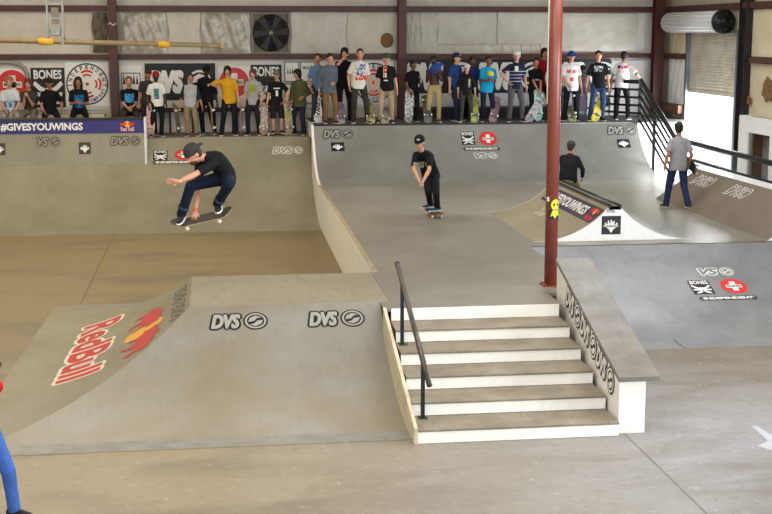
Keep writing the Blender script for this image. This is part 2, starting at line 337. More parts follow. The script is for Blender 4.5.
# ---------------------------------------------------------------- columns
def column_h(x,y,z0,label,wx=.2,dy=.26,name='steel_column',grp=None,top=6.8,zc=None):
    t=thing(name,label,'column',(x,y,z0)); w=wx/2; bm=B()
    box(bm,x-w,x+w,y-dy/2,y-dy/2+.02,z0,top); box(bm,x-w,x+w,y+dy/2-.02,y+dy/2,z0,top); box(bm,x-.01,x+.01,y-dy/2+.02,y+dy/2-.02,z0,top)
    obj('flange_beam',bm,STEEL,t); obj('base_plate',box(B(),x-w-.05,x+w+.05,y-dy/2-.04,y+dy/2,z0-.0,z0+.02),STEEL,t); return t
cl=column_h(-2.4,YB-.34,1.77,'dark red steel wall column behind the left deck, between the round emblem poster and the slatted poster')
obj('wire_tie',path(B(),[(-2.5,YB-.49,4.4),(-2.44,YB-.5,4.44),(-2.38,YB-.5,4.38),(-2.3,YB-.49,4.43)],.025),flat('silver_tie',(180,180,176)),cl)
column_h(4.7,YB-.34,2.08,'dark red steel wall column in the middle of the back wall, beside the man in the letter tee')
column_h(XW-.3,YB-.34,0,'dark red steel column standing in the back right corner of the hall',.26)
# dark door-side column (plane on the right wall)
t=thing('door_column','near-black steel column on the right wall beside the roller door','column',(XW-.12,27.5,0)); bm=B(); 
box(bm,XW-.2,XW-.05,27.3,27.32,0,6.8); box(bm,XW-.2,XW-.05,27.68,27.7,0,6.8); box(bm,XW-.13,XW-.11,27.32,27.68,0,6.8)
obj('flange_beam',bm,mat('black_steel',(34,26,26),.5),t)
# main round column
t=thing('round_column','tall round rust-red steel column rising from the platform beside the stair ledge','column',(4.37,16.5,.9))
obj('shaft',tube(B(),(4.37,16.5,.9),(4.37,16.5,6.8),.084,.084,32),COLM,t)
bm=B(); box(bm,4.25,4.52,16.38,16.62,.9,.915); 
for a,b in ((4.28,16.41),(4.49,16.41),(4.49,16.59),(4.28,16.59)): tube(bm,(a,b,.915),(a,b,.94),.014,.014,6)
obj('base_plate',bm,COLM,t)
obj('conduit',tube(B(),(4.235,16.5,.93),(4.235,16.5,6.8),.008,.008,8),flat('pale_conduit',(206,200,176)),t) if False else None
obj('hanging_cord',tube(B(),(4.262,16.46,3.3),(4.262,16.46,6.8),.009,.009,8),flat('pale_conduit',(206,200,176)),t)
def map_cyl(cx,cy,r): return lambda u,v,h:V((cx+(r+h)*math.sin(u/r),cy-(r+h)*math.cos(u/r),v))
d=Decal(); cz=1.94
d.disc(.0,cz+.045,.062,1,1,20,.075); d.poly([(-.045,cz-.03),(.04,cz-.03),(.065,cz-.11),(.02,cz-.085),(-.01,cz-.13),(-.04,cz-.09),(-.07,cz-.11)],1,1); d.poly([(-.09,cz-.14),(.08,cz-.16),(.07,cz-.06),(.03,cz-.02),(-.06,cz),(-.1,cz-.05)],0,0)
d.disc(-.024,cz+.05,.014,0,2,10,.02); d.disc(.026,cz+.05,.014,0,2,10,.02); d.poly([(-.03,cz),(0,cz-.012),(.03,cz),(0,cz-.03)],0,2)
d.build('face_sticker',lambda u,v,h:map_cyl(4.37,16.5,.084)(u+.03,v,h),[BLK,flat('lime_sticker',(216,226,40))],t,cut=.04,gap=.0012,base=.0012,label='black and lime yellow sticker')
d=Decal(); d.rect(-.1,-.06,2.03,2.09,0,0); d.build('paper_tag',map_cyl(4.37,16.5,.084),[WHT],t,cut=.04,base=.0012,label='small white tag')
obj('red_shim',box(B(),4.455,4.5,16.40,16.43,.9405,.955),STEEL,t) if False else None
# ---------------------------------------------------------------- left quarter pipe + right quarter pipe
QL=Quarter(3.4,1.77,27.75,0.); QR=Quarter(2.05,1.18,28.4,.9)
def quarter_thing(name,label,Q,x0,x1,ybk,m,side_m,n=20,base=0.):
    t=thing(name,label,'ramp',((x0+x1)/2,Q.base,base))
    P=Q.pts(n); obj('riding_surface',grid_surface([[(x,y,z) for x in [x0+(x1-x0)*i/12 for i in range(13)]] for y,z in P]),m,t,smooth=True)
    return t,P
LQ,PL=quarter_thing('quarter_pipe','long tan quarter pipe across the back left, meeting the brown pit floor',QL,-12.99,2.244,31.2,RAMPL,WHITE)
y,z=QL.at(QL.L)
obj('coping',tube(B(),(-1.57,y+.01,z-.02),(2.24,y+.01,z-.02),.026,.026,12),mat('worn_pipe',(150,142,124),.4,metal=.3),LQ)
obj('deck',box(B(),-12.99,2.244,y+.001,YB-.001,1.6,1.77),mat('deck_ply',(138,124,104),.6,scratch=.3),LQ)
RQ,PR=quarter_thing('quarter_pipe','wide grey quarter pipe rising from the platform to the crowded back deck',QR,2.3,10.08,YB,RAMPR,WHITE,base=.9)
y2,z2=QR.at(QR.L)
obj('coping',tube(B(),(2.3,y2,z2-.012),(10.08,y2,z2-.012),.022,.022,12),PIPE,RQ)
obj('landing',box(B(),10.14,XW-.3,28.391,30.39,.86,.9),RAMPR,RQ)
obj('deck',box(B(),2.3,XW-.001,y2+.001,YB-.001,1.7,2.08),mat('deck_ply_dark',(96,90,84),.6,scratch=.3),RQ)
for x0,x1,nm in ((2.245,2.3,'side_panel'),(10.08,10.13,'side_panel')):
    bm=prism(B(),[(28.4,.0 if x0<5 else .905)]+PR+[(y2,.0 if x0<5 else .905)],'x',x0,x1)
    if x0<5: box(bm,x0,x1,y2,YB-.03,1.771,2.08)
    obj(nm,bm,WHITE if x0<5 else RAMPR,RQ)
obj('underdeck_panel',box(B(),10.131,XW-.45,30.40,30.44,0,2.07),WHITE,RQ)
mq=map_q(QL); mr_=map_q(QR)
d=Decal(); bones(d,-1.27,3.48,.33,.30,0,1); d.build('painted_emblem',mq,[BLK,WHT],LQ)
d=Decal(); cross_disc(d,-.74,3.49,.2,0,1,2,0,.15); d.build('painted_emblem',mq,[RED,WHT,BLK],LQ)
d=Decal(); wordbar(d,-.9,3.27,1.12,.11,0,1,bar=True); d.build('painted_wordmark',mq,[DKINK,WHT],LQ)
d=Decal(); dvs(d,1.71,3.58,.74,.2,1,0); d.build('painted_logo',mq,[flat('tan_fill',(146,141,120)),WHT],LQ)
d=Decal(); dvs(d,2.86,2.23,.72,.25,0,1); d.build('painted_logo',mr_,[BLK,GREYINK],RQ)
d=Decal(); skyline(d,2.83,1.86,.31,.27,0,1); d.build('painted_emblem',mr_,[BLK,WHT],RQ)
d=Decal(); bones(d,5.93,2.07,.32,.38,0,1); d.build('painted_emblem',mr_,[BLK,WHT],RQ)
d=Decal(); cross_disc(d,6.41,2.05,.21,0,1,2,0,.2); d.build('painted_emblem',mr_,[RED,WHT,BLK],RQ)
d=Decal(); wordbar(d,6.22,1.75,.9,.11,0,1); d.build('painted_wordmark',mr_,[BLK,WHT],RQ)
d=Decal(); dvs(d,6.2,1.52,.72,.2,1,0,faded=True); d.build('painted_logo',mr_,[RAMPR,WHT],RQ)
d=Decal(); dvs(d,9.71,2.25,.72,.25,0,1); d.build('painted_logo',mr_,[BLK,GREYINK],RQ)
d=Decal(); skyline(d,9.69,1.86,.31,.27,0,1); d.build('painted_emblem',mr_,[BLK,WHT],RQ)
# ---------------------------------------------------------------- banner extension on the left quarter
EX=thing('ramp_extension','raised tan ramp extension at far left topped by a navy hashtag banner','ramp',(-7,30.45,0))
def yq(z):   # left quarter depth at height z
    return QL.base+math.sqrt(QL.R**2-(QL.R-z)**2)
xe=-1.62; prof=[(yq(1.2)-.006,1.2),(30.685,1.4),(30.70,1.6),(30.71,1.8),(30.715,1.915)]
obj('riding_surface',grid_surface([[(x,y,z) for x in (-12.99,-9,-6,-4,-3,xe)] for y,z in prof]),RAMPL,EX,smooth=True)
obj('banner_board',box(B(),-13,xe,30.70,30.76,1.916,2.215),NAVY,EX,label='navy blue hashtag banner')
obj('coping',tube(B(),(-12.99,30.72,2.235),(xe,30.72,2.235),.03,.03,12),PIPE,EX)
obj('top_plank',box(B(),-12.99,xe,30.77,31.15,2.2,2.25),mat('deck_ply',(138,124,104)),EX)
obj('end_panel',prism(B(),prof+[(30.68,1.93),(30.68,2.27),(31.15,2.27),(31.15,1.771),(yq(1.5)+.01,1.5)],'x',xe,xe+.05),mat('bright_white_edge',(236,236,232),.5),EX)
mb=map_plane((0,30.70,0),(1,0,0),(0,0,1))
d=Decal(); d.text('#GIVESYOUWINGS',-3.93,2.07,1.84,.19,0,0,.035); d.build('banner_lettering',mb,[WHT],EX)
d=Decal(); bulls(d,-2.0,2.12,.34,.17,0,1,2); d.text('Red Bull',-2.0,2.01,.3,.1,2,1,.05); d.text('Red Bull',-2.0,2.01,.29,.09,0,2,.0); d.build('banner_emblem',mb,[RED,YEL,WHT],EX)
me_=map_plane((0,30.43,0),(1,0,0),(0,0.02,1))
d=Decal(); dvs(d,-2.06,1.74,.7,.22,0,1); d.build('painted_logo',map_plane((0,30.435,0),(1,0,0),(0,.04,1)),[BLK,GREYINK],EX,base=.012) if False else None
mE=lambda u,v,h:V((u,30.685+.015*min(1,max(0,(v-1.4)/.2))+.01*min(1,max(0,(v-1.6)/.2))-h,v))
for cx,w,fd,ink in ((-2.06,.7,False,DKINK),(-3.86,.66,True,DKINK)):
    d=Decal(); dvs(d,cx,1.735,w,.21,0,1,faded=fd); d.build('painted_logo',mE,[ink,flat('tan_fill',(146,141,120))],EX,base=.006)
for cx in (-2.98,-4.9): d=Decal(); skyline(d,cx,1.575,.27,.27,0,1); d.build('painted_emblem',mE,[DKINK,WHT],EX,base=.006)
# ---------------------------------------------------------------- street platform (raised 0.9 m)
PF=thing('street_platform','broad raised grey platform with a white left side wall, between the pit and the stairs','platform',(5,22,0))
out=[(2.0,15.32),(4.2,15.32),(4.2,16.0),(4.85,16.0),(4.85,19.6),(10.3,19.6),(10.3,25.4),(XW-.3,25.4),(XW-.3,28.39),(2.28,28.39),(2.2,17.78),(2.125,17.78),(2.125,15.749),(2.0,15.749)]
obj('deck_surface',prism(B(),out,'z',.86,.9),mat('platform_sheet',(146,141,131),.34,c2=(120,114,100),scale=.5,scratch=.5,spec=.5,detail=9),PF)
obj('carcass',prism(B(),[(2.16,15.34),(4.16,15.34),(4.16,16.03),(4.8,16.03),(4.8,19.64),(10.26,19.64),(10.26,25.44),(XW-.34,25.44),(XW-.34,28.36),(2.26,28.36),(2.18,17.82),(2.16,17.8)],'z',0,.859),mat('frame_ply',(150,128,96),.7),PF)
bm=B(); wv=[(2.2,17.79),(2.28,28.39)]; 
prism(bm,[(2.17,17.8),(2.2,17.8),(2.28,28.39),(2.25,28.39)],'z',0,.9)
# side wall follows the left quarter up to the back deck
PP=[(28.39,.0),(28.39,.9)]+[p for p in PR]+[(y2+.3,2.08),(y2+.3,1.7)]
obj('side_wall',bm,WHITE,PF,label='white painted side wall facing the pit')
obj('edge_strip',prism(B(),[(2.165,17.8),(2.23,17.8),(2.31,28.39),(2.245,28.39)],'z',.9,.905),mat('worn_edge',(168,150,120),.6,scratch=.5),PF)
for y_,s in ((19.2,.16),(21.0,.1),(18.45,.1)): obj('vent_hole',box(B(),2.165+ (y_-17.8)*.0075,2.19+(y_-17.8)*.0075,y_,y_+s,.35,.55),BLK if s<.12 else flat('dark_slot',(110,100,84)),PF) if s>.12 else None
# ---------------------------------------------------------------- hip ramp (front left)
HP=thing('hip_ramp','low silver-grey hip ramp with red bull lettering on its left bank, in front','ramp',(.5,16.5,0))
X0,X1=-2.7,-.35; Y0,Y1,Y2,Y3=12.95,15.75,17.75,20.4; QH=Quarter(2.8,.9); N=18
S=[QH.at(QH.L*i/N) for i in range(N+1)]
front=[[V((X0+(X1-X0)*a/2.8+(2.0-(X0+(X1-X0)*a/2.8))*j/8 if True else 0,Y0+a,z)) for j in range(9)] for a,z in S]
for r,(a,z) in zip(front,S): pass
obj('front_bank',grid_surface(front),RAMPF,HP,smooth=True)
def hipP(t,y): return None
left=[]
for a,z in S:
    k=a/2.8; xa=X0+(X1-X0)*k; ya=Y0+(Y1-Y0)*k; yb=Y3+(Y2-Y3)*k; xs=X0+.12*(1-k); left.append([V((xa+(.18*(1-k))*j/8,ya+(yb-ya)*j/8,z)) for j in range(8+1)])
obj('left_bank',grid_surface([r[::-1] for r in left]),mat('bank_sheet_tan',(149,141,119),.45,c2=(132,124,101),scale=.8,scratch=.3),HP,smooth=True)
back=[[V((l[-1].x+(2.0-l[-1].x)*j/6,l[-1].y,l[-1].z)) for j in range(7)][::-1] for l in left]
obj('back_bank',grid_surface(back),RAMPF,HP,smooth=True)
obj('top_deck',box(B(),X1,2.12,Y1,Y2,.86,.9),mat('top_sheet',(150,143,122),.4,c2=(138,130,108),scale=1,scratch=.6),HP)
obj('support_panel',prism(B(),[(Y0+.02,0)]+[(Y0+a,z-.004) for a,z in S]+[(y_,z-.004) for y_,z in [(r[-1].y,r[-1].z) for r in left][::-1]],'x',1.96,2.0),mat('frame_ply',(150,128,96)),HP)
bm=B(); 
for j in range(8): pass
obj('threshold_plate',grid_surface([[ (X0+(X1-X0)*a/2.8+ (2.0-X0-(X1-X0)*a/2.8)*j/6,Y0+a-.002,QH.at(QH.R*math.asin(a/QH.R))[1]+.003) for j in range(7)] for a in (.0,.1,.2,.3)]),mat('steel_plate',(140,137,126),.45,metal=.0,scratch=.4),HP)
mh=lambda u,v,h:V((u,Y0+QH.at(v)[0]+QH.nrm(v)[0]*h,QH.at(v)[1]+QH.nrm(v)[1]*h))
for cx in (.245,1.43): d=Decal(); dvs(d,cx,2.715,.70,.27,0,1); d.build('painted_logo',mh,[BLK,flat('silver_fill',(160,158,148))],HP)
def mleft(u,v,h):  # u runs towards the viewer, v up the bank
    a,z=QH.at(v); k=a/2.8; ya=Y0+(Y1-Y0)*k; yb=Y3+(Y2-Y3)*k; x=X0+(X1-X0)*k+.18*(1-k)*((-u-ya)/(yb-ya)); q=QH.nrm(v); return V((x+q[0]*h,-u,z+h))
d=Decal()
d.text('RedBull',-16.9,1.19,3.05,.66,1,0,.02,thick=.07,tn=12); d.text('RedBull',-16.9,1.19,3.05,.66,0,1,.02,thick=.014,tn=6)
d.build('painted_lettering',mleft,[flat('brick_red_paint',(190,56,52)),flat('cream_paint',(222,214,190))],HP,base=.003,gap=.0012,label='red lettering outlined in cream')
d=Decal(); bulls(d,-16.4,2.14,2.3,.80,0,1,2,0); d.build('painted_emblem',mleft,[flat('brick_red_paint',(190,56,52)),flat('sun_yellow_paint',(224,172,58)),WHT],HP,base=.003,gap=.0012,label='two red bulls over a yellow sun')
d=Decal(); dvs(d,-17.15,2.76,.9,.24,0,1); dvs(d,-16.15,2.76,.9,.24,0,1); d.build('painted_logo',mleft,[DKINK,flat('tan_fill',(146,141,120))],HP,base=.003,gap=.0012)
# ---------------------------------------------------------------- stairs
ST=thing('staircase','white-fronted six-riser stair with worn grey treads between the hip ramp and the sloped ledge','stairs',(3.1,12.8,0))
SX0,SX1=2.02,4.17
RIS=mat('riser_white',(248,245,236),.5,amt=.08,scale=3,scratch=.12)
for k in range(6):
    y=12.8+.5*k; z=.15*k; x0=SX0+.012*k; x1=SX1
    s=obj('step',box(B(),x0+.02,x1,y+.02,y+.52 if k<5 else y+.04,z,z+.125),mat('frame_ply',(150,128,96)),ST)
    obj('riser',box(B(),x0,x1,y,y+.019,z+.003,z+(.146 if k<5 else .15)),RIS,s)
    if k<5: obj('tread',box(B(),x0,x1,y-.012,y+.499,z+.1265,z+.15,bev=.004),TREAD,s)
cheek=[(12.8,0),(12.8,.16)]
for k in range(1,6): cheek+= [(12.8+.5*k-.02,.15*k+.01),(12.8+.5*k-.02,.15*k+.16)]
bm=prism(B(),[(12.79,0),(12.79,.165),(15.32,.915),(15.32,0)],'x',SX0-.04,SX0-.002)
obj('side_stringer',bm,mat('cream_paint_board',(222,208,176),.6,scratch=.3),ST)
# handrail
HR=thing('handrail','short black and worn steel handrail on the left side of the stairs','railing',(2.14,14,0))
obj('rail_bar',tube(B(),(2.12,15.05,1.49),(2.14,12.82,.62),.03,.03,14),mat('worn_rail',(96,88,78),.35,metal=.6,amt=.5,scale=9),HR)
obj('rail_bar_cap',tube(B(),(2.12,15.08,1.50),(2.12,15.05,1.49),.031,.031,14),BLK,HR)
obj('post',box(B(),2.105,2.145,14.68,14.72,.60,1.33),DARK,HR); obj('post',box(B(),2.115,2.155,13.2,13.24,.15,.75),DARK,HR)
for y_,z_ in ((14.7,.6),(13.22,.15)): obj('foot_plate',box(B(),2.085,2.185,y_-.05,y_+.05,z_,z_+.008),DARK,HR)
# hubba ledge
HB=thing('stair_ledge','sloped white ledge with grey cap and black outlined lettering beside the stairs','ledge',(4.35,12.9,0))
def ln(y): return .625+(y-12.87)*.235
bm=prism(B(),[(12.88,0),(15.94,0),(15.94,ln(15.94)-.05),(12.88,ln(12.88)-.05)],'x',0,.29)
for v in bm.verts: v.co.x+=4.185+(v.co.y-12.87)*.04+ (0.0)
obj('body',bm,WHITE,HB)
bm=prism(B(),[(12.85,ln(12.85)-.05),(15.97,ln(15.97)-.05),(15.97,ln(15.97)),(12.85,ln(12.85))],'x',0,.45)
for v in bm.verts: v.co.x+=4.17+(v.co.y-12.87)*.04
obj('cap',bm,mat('ledge_cap',(130,127,121),.4,c2=(104,98,88),scale=2,scratch=.7),HB,label='waxed grey top')
d=Decal()
sl=math.atan(.242); uu=V((-.04,-1,-.242)).normalized()
ms=map_plane((4.185+.04*2.45,15.36,ln(15.36)-.20),uu,(0,0,1))
for i in range(3): dvs(d,.36+i*.80,0,.80,.28,0,1,sh=.2)
d.build('painted_lettering',ms,[BLK,WHT],HB,base=.004)
# ---------------------------------------------------------------- right bank
RB=thing('bank_ramp','wide blue-grey bank at right, sloping down from the platform toward the front floor','ramp',(8,16.43,0))
QB=Quarter(3.17,.9,16.43,0.)
P=QB.pts(16); obj('riding_surface',grid_surface([[(x,y,z) for x in [4.86+(XW-.002-4.86)*i/10 for i in range(11)]] for y,z in P]),RAMPB,RB,smooth=True)
obj('side_panel',prism(B(),[(16.43,0)]+[(y,z-.002) for y,z in P]+[(19.6,0)],'x',4.86,4.9),WHITE,RB)
mbk=map_q(QB)
d=Decal(); dvs(d,7.56,2.61,.74,.2,0,1,faded=True); d.build('painted_logo',mbk,[WHT,RAMPB],RB)
d=Decal(); bones(d,7.27,2.19,.33,.40,0,1); d.build('painted_emblem',mbk,[BLK,WHT],RB)
d=Decal(); cross_disc(d,7.79,2.2,.2,0,1,2,0,.21); d.build('painted_emblem',mbk,[RED,WHT,BLK],RB)
d=Decal(); wordbar(d,7.58,1.86,.92,.12,0,1); d.build('painted_wordmark',mbk,[BLK,WHT],RB)
obj('sheet_seam',grid_surface([[(x,16.43+(QB.at(s)[0]-16.43),QB.at(s)[1]+.003) for x in (6.23,6.245)] for s in (0,.15,.3,.45)]),BLK,RB)
obj('top_platform_edge',box(B(),4.86,XW-.002,19.601,19.66,.84,.9),mat('grey_edge',(140,142,142),.5),RB)
obj('apron_filler',box(B(),XW-1.499,XW-.003,19.661,28.39,.82,.9),RAMPR,RB) if False else None
# ---------------------------------------------------------------- spine
SPN=thing('spine_ramp','low spine ramp with white curved end and navy banner strip on the platform','ramp',(6.3,21.9,.9))
QS=Quarter(1.22,.56); SN=12; sp_=[QS.at(QS.L*i/SN) for i in range(SN+1)]
yn,yf=20.1,23.65; xl,xr=5.05,7.66
obj('left_surface',grid_surface([[(xl+a,y,.9+z) for y in (yf,(yf+yn)/2,yn)] for a,z in sp_]),TAN,SPN,smooth=True)
obj('right_surface',grid_surface([[(xr-a,y,.9+z) for y in (yn,(yf+yn)/2,yf)] for a,z in sp_]),RAMPR,SPN,smooth=True)
obj('end_panel',prism(B(),[(xl,.901)]+[(xl+a,.9+z-.004) for a,z in sp_]+[(xr-a,.9+z-.004) for a,z in sp_[::-1]]+[(xr,.901)],'y',yn-.03,yn+.01),flat('clean_white',(232,232,228),.5),SPN)
obj('end_panel',prism(B(),[(xl,.901)]+[(xl+a,.9+z-.004) for a,z in sp_]+[(xr-a,.9+z-.004) for a,z in sp_[::-1]]+[(xr,.901)],'y',yf-.01,yf+.03),flat('clean_white',(232,232,228),.5),SPN)
obj('top_strip',box(B(),xl+1.2,xr-1.2,yn-.03,yf,1.40,1.462),mat('spine_top',(120,112,100),.5,scratch=.5),SPN)
for x in (xl+1.23,xr-1.23): obj('coping',tube(B(),(x,yn-.06,1.46),(x,yf,1.46),.03,.03,12),PIPE,SPN)
msp=lambda u,v,h:V((xl+QS.at(v)[0]+QS.nrm(v)[0]*h,-u,.9+QS.at(v)[1]+QS.nrm(v)[1]*h))
d=Decal(); d.rect(-23.3,-20.14,.96,1.29,0,0); d.text('#GIVESYOUWINGS',-21.98,1.125,2.45,.22,1,1,.03); bulls(d,-20.4,1.19,.42,.15,2,3,1,0); d.text('Red Bull',-20.4,1.04,.38,.1,2,1,.03)
d.build('banner_strip',msp,[flat('plum_vinyl',(56,44,66)),WHT,RED,YEL],SPN,base=.006,label='navy hashtag banner strip')
d=Decal(); dvs(d,-22.4,.72,.6,.2,1,0,faded=True); d.build('painted_logo',msp,[TAN,WHT],SPN,base=.006)
d=Decal(); skyline(d,6.3,1.15,.32,.3,0,1); d.text('BONES',6.29,1.385,.13,.06,0,0,.02); d.build('end_emblem',map_plane((0,yn-.03,0),(1,0,0),(0,0,1)),[BLK,WHT],SPN,base=.002)
# ---------------------------------------------------------------- brown side bank
SB=thing('side_bank','brown flat bank with white outlined lettering beside the right railing','ramp',(9.2,22.4,.9))
bm=prism(B(),[(8.8,.901),(9.66,1.49),(10.05,1.49),(10.05,.901)],'y',19.72,25.15); obj('body',bm,flat('clean_white',(232,232,228),.5),SB)
mB=map_plane((8.8,25.13,.905),(0,-1,0),(.86,0,.589)); d=Decal(); d.rect(0,5.4,0,1.04,0,0); d.build('riding_surface',mB,[BROWN],SB,base=.006,cut=9)
for u in (.62,2.35): 
    d=Decal(); d.text('DVSO',u+.28,.78,.95,.30,0,0,.05,.2); d.text('DVSO',u+.28,.78,.92,.26,1,1,.0,.2); d.build('painted_logo',mB,[WHT,BROWN],SB,base=.010)
# ---------------------------------------------------------------- railings
def rails(name,label,p0,p1,n,dz,r=.02,top=.04,posts=(),loc=None,base=0.):
    t=thing(name,label,'railing',loc or p0)
    obj('top_rail',path(B(),[p0,p1],top,10),DARK,t)
    for k in range(1,n): obj('mid_rail',path(B(),[(p0[0],p0[1],p0[2]-dz*k),(p1[0],p1[1],p1[2]-dz*k)],r,8),DARK,t)
    for (x,y,z0,z1) in posts: obj('post',box(B(),x-.03,x+.03,y-.03,y+.03,z0,z1),mat('blue_grey_post',(62,74,88),.4) if base else DARK,t)
    return t
rails('stair_railing','black sloped railing of five bars descending from the back deck beside the grey quarter pipe',(10.2,30.5,3.08),(10.2,28.0,1.89),6,.19,.028,.055,((10.2,30.5,2.08,3.08),(10.2,29.4,.9,2.55),(10.2,28.02,.9,1.89)),(10.2,28,.9))
rails('deck_railing','black five-bar railing closing the right end of the back deck',(10.2,30.55,3.04),(9.65,32.6,3.0),5,.19,.028,.05,((9.65,32.6,2.08,3.0),(9.93,31.6,2.08,3.02)),(9.9,31.6,2.08))
rails('platform_railing','dark green-black two-bar railing along the right edge of the platform',(10.2,27.95,1.87),(10.2,19.7,1.80),2,.36,.035,.055,((10.2,24.6,.9,1.85),(10.2,19.75,.9,1.8),(10.2,22.1,.9,1.85)),(10.2,24,.9),1.)
STP=thing('access_stairs','plain stairs behind the sloped railing leading up to the back deck','stairs',(10.9,29,.0))
for k in range(7): obj('step',box(B(),10.95,11.55,28.2+.31*k,28.2+.31*(k+1) ,.86+.165*(k+1),.9+.165*(k+1)),flat('pale_step',(206,206,204)),STP)
# ---------------------------------------------------------------- wall posters
YP=YB-.03
def poster(name,label,x0,x1,z0,z1,fn,mats,bg,group=None,y=YP):
    t=thing(name,label,'poster' if 'poster' in name else 'banner',((x0+x1)/2,y,z0),group=group)
    obj('sheet',box(B(),x0,x1,y-.012,y,z0,z1),bg,t); d=Decal(); fn(d,(x0+x1)/2,(z0+z1)/2); d.build('artwork',map_plane((0,y-.012,0),(1,0,0),(0,0,1)),mats,t,cut=9,base=.002,gap=.002); return t
# white boards behind the posters
for i,(x0,x1) in enumerate(((-6.2,-2.55),(-2.3,-.02+1.9),(1.9,4.5))): 
    tag(obj('white_wall_board',box(B(),x0,x1-.02,YB-.03,YB-.021,2.33,3.55),flat('poster_board',(212,208,200)),loc=((x0+x1)/2,YB-.02,2.33)),('white wall board behind the seated row at far left','white wall board behind the wide dark banner and round red poster','white wall board behind the framed stickers left of the middle column')[i],'board')
poster('round_poster','round red poster with white cross behind the blond seated boy',-5.25,-4.5,2.58,3.33,lambda d,x,z:cross_disc(d,x,z,.36,0,1,2),[RED,WHT,BLK],WHT)
poster('skull_poster','black poster with white letters and claws behind two seated boys at far left',-4.43,-3.62,2.4,3.36,lambda d,x,z:bones(d,x,z,.78,.94,0,1),[BLK,WHT],BLK)
poster('emblem_poster','white poster with large round black and red emblem left of the left wall column',-3.6,-2.56,2.42,3.5,lambda d,x,z:indy(d,x,z,.51,0,1,2),[BLK,WHT,RED],WHT)
poster('city_poster','white poster with thin black frame and dark spires right of the left wall column',-2.28,-1.76,2.6,3.4,lambda d,x,z:[d.ring(x,z,.3,.33,0,0,4,PI/4,PI/4+2*PI)]+[d.poly([(x-.2+i*.08,z-.05),(x-.17+i*.08,z+.25-.05*(i%3)),(x-.14+i*.08,z-.05)],0,1) for i in range(5)],[BLK],WHT)
poster('dark_banner','dark banner with big pale letters behind the boy in the white face-print tee',-1.68,.05,2.55,3.46,lambda d,x,z:dvs(d,x,z,1.62,.60,0,1,0,.1,fb=.06),[flat('dark_vinyl',(30,32,40)),WHT],flat('dark_vinyl',(30,32,40)))
poster('round_poster','round pinkish red poster behind the man in the yellow tee',.13,.9,2.6,3.37,lambda d,x,z:cross_disc(d,x,z,.37,0,1,2),[flat('pink_red',(208,66,76)),WHT,BLK],WHT)
poster('skull_poster','black poster with white letters behind the boy in the black shorts',.93,1.7,2.4,3.42,lambda d,x,z:bones(d,x,z,.74,1.0,0,1),[BLK,WHT],BLK)
def gridp(d,x,z):
    for i in (-1,1):
        for j in (-1,1):
            cx=x+i*.2;cz=z+j*.27; d.rect(cx-.185,cx+.185,cz-.25,cz+.25,0,0); d.rect(cx-.165,cx+.165,cz-.23,cz+.23,1,1); d.text(('CITY','SKATE','CITY','SKATE')[(i+1)+(j+1)//2] if False else 'SKATE',cx,cz+.1,.26,.08,0,2,.03) if i>0 else [d.poly([(cx-.12+q*.06,cz-.05),(cx-.1+q*.06,cz+.12-.03*(q%2)),(cx-.08+q*.06,cz-.05)],0,2) for q in range(4)]
poster('framed_posters','four white sheets in black frames behind the boy in the olive hoodie',1.75,2.56,2.42,3.52,gridp,[BLK,WHT],flat('grey_backing',(190,186,178)))
poster('emblem_poster','white poster with round black and red emblem behind the tee with the large letter',3.5,4.55,2.42,3.5,lambda d,x,z:indy(d,x,z,.5,0,1,2),[BLK,WHT,RED],WHT)
def wide(d,x,z):
    for i in range(3): dvs(d,5.77+i*1.86,z,1.86,.74,0,1,0,.1,fb=.06)
poster('wide_banner','very wide black banner with repeated white letters behind the right-hand crowd',4.84,10.2,2.68,3.54,wide,[BLK,WHT],BLK)
tag(obj('white_wall_panel',box(B(),4.84,9.4,YB-.06,YB-.021,2.3,2.68),flat('panel_white',(206,204,200)),loc=(7,YB-.04,2.3)),'long white wall panel under the wide black banner','panel')
tag(obj('white_wall_panel',box(B(),10.22,11.2,YB-.06,YB-.021,2.1,3.5),flat('panel_white',(206,204,200)),loc=(10.7,YB-.04,2.1)),'tall white wall panel right of the wide black banner','panel')
# back benches / ledges / painted recess shade
t=thing('wall_bench_recess','long cream box bench under the seated row at far left','bench',(-5,32.3,1.77)); obj('seat_band',box(B(),-9,-2.62,32.0,32.6,2.2,2.27),mat('cream_bench',(214,204,178),.6),t); obj('front',box(B(),-9,-2.62,32.05,32.1,1.77,2.2),mat('cream_bench',(214,204,178)),t)
t=thing('wall_bench_recess','dark brown wooden ledge along the wall behind the left standing group','bench',(0,32.4,1.77)); obj('seat_band',box(B(),-2.25,2.24,32.5,32.75,2.28,2.38),WOOD,t)
for i in range(9): obj('bracket',box(B(),-2.2+i*.55,-2.16+i*.55,32.55,32.72,1.77,2.28),WOOD,t)
tag(obj('white_skirting_panel',box(B(),-2.25,2.24,32.76,32.8,1.77,2.28),flat('panel_grey',(226,220,210)),loc=(0,32.78,1.77)),'grey-white panel under the dark wooden ledge','panel')
t=thing('wall_bench_recess','dark strip standing in for the shaded recess along the back wall behind the right-hand crowd','bench',(7,32.3,2.08)); obj('seat_band',box(B(),4.95,9.4,32.1,32.7,2.3,2.36),flat('recess_shade',(40,38,40)),t); obj('front',box(B(),4.95,9.4,32.4,32.44,2.08,2.3),flat('recess_shade',(40,38,40)),t)  # near-black strip paints the shadow in the recess below the white panel
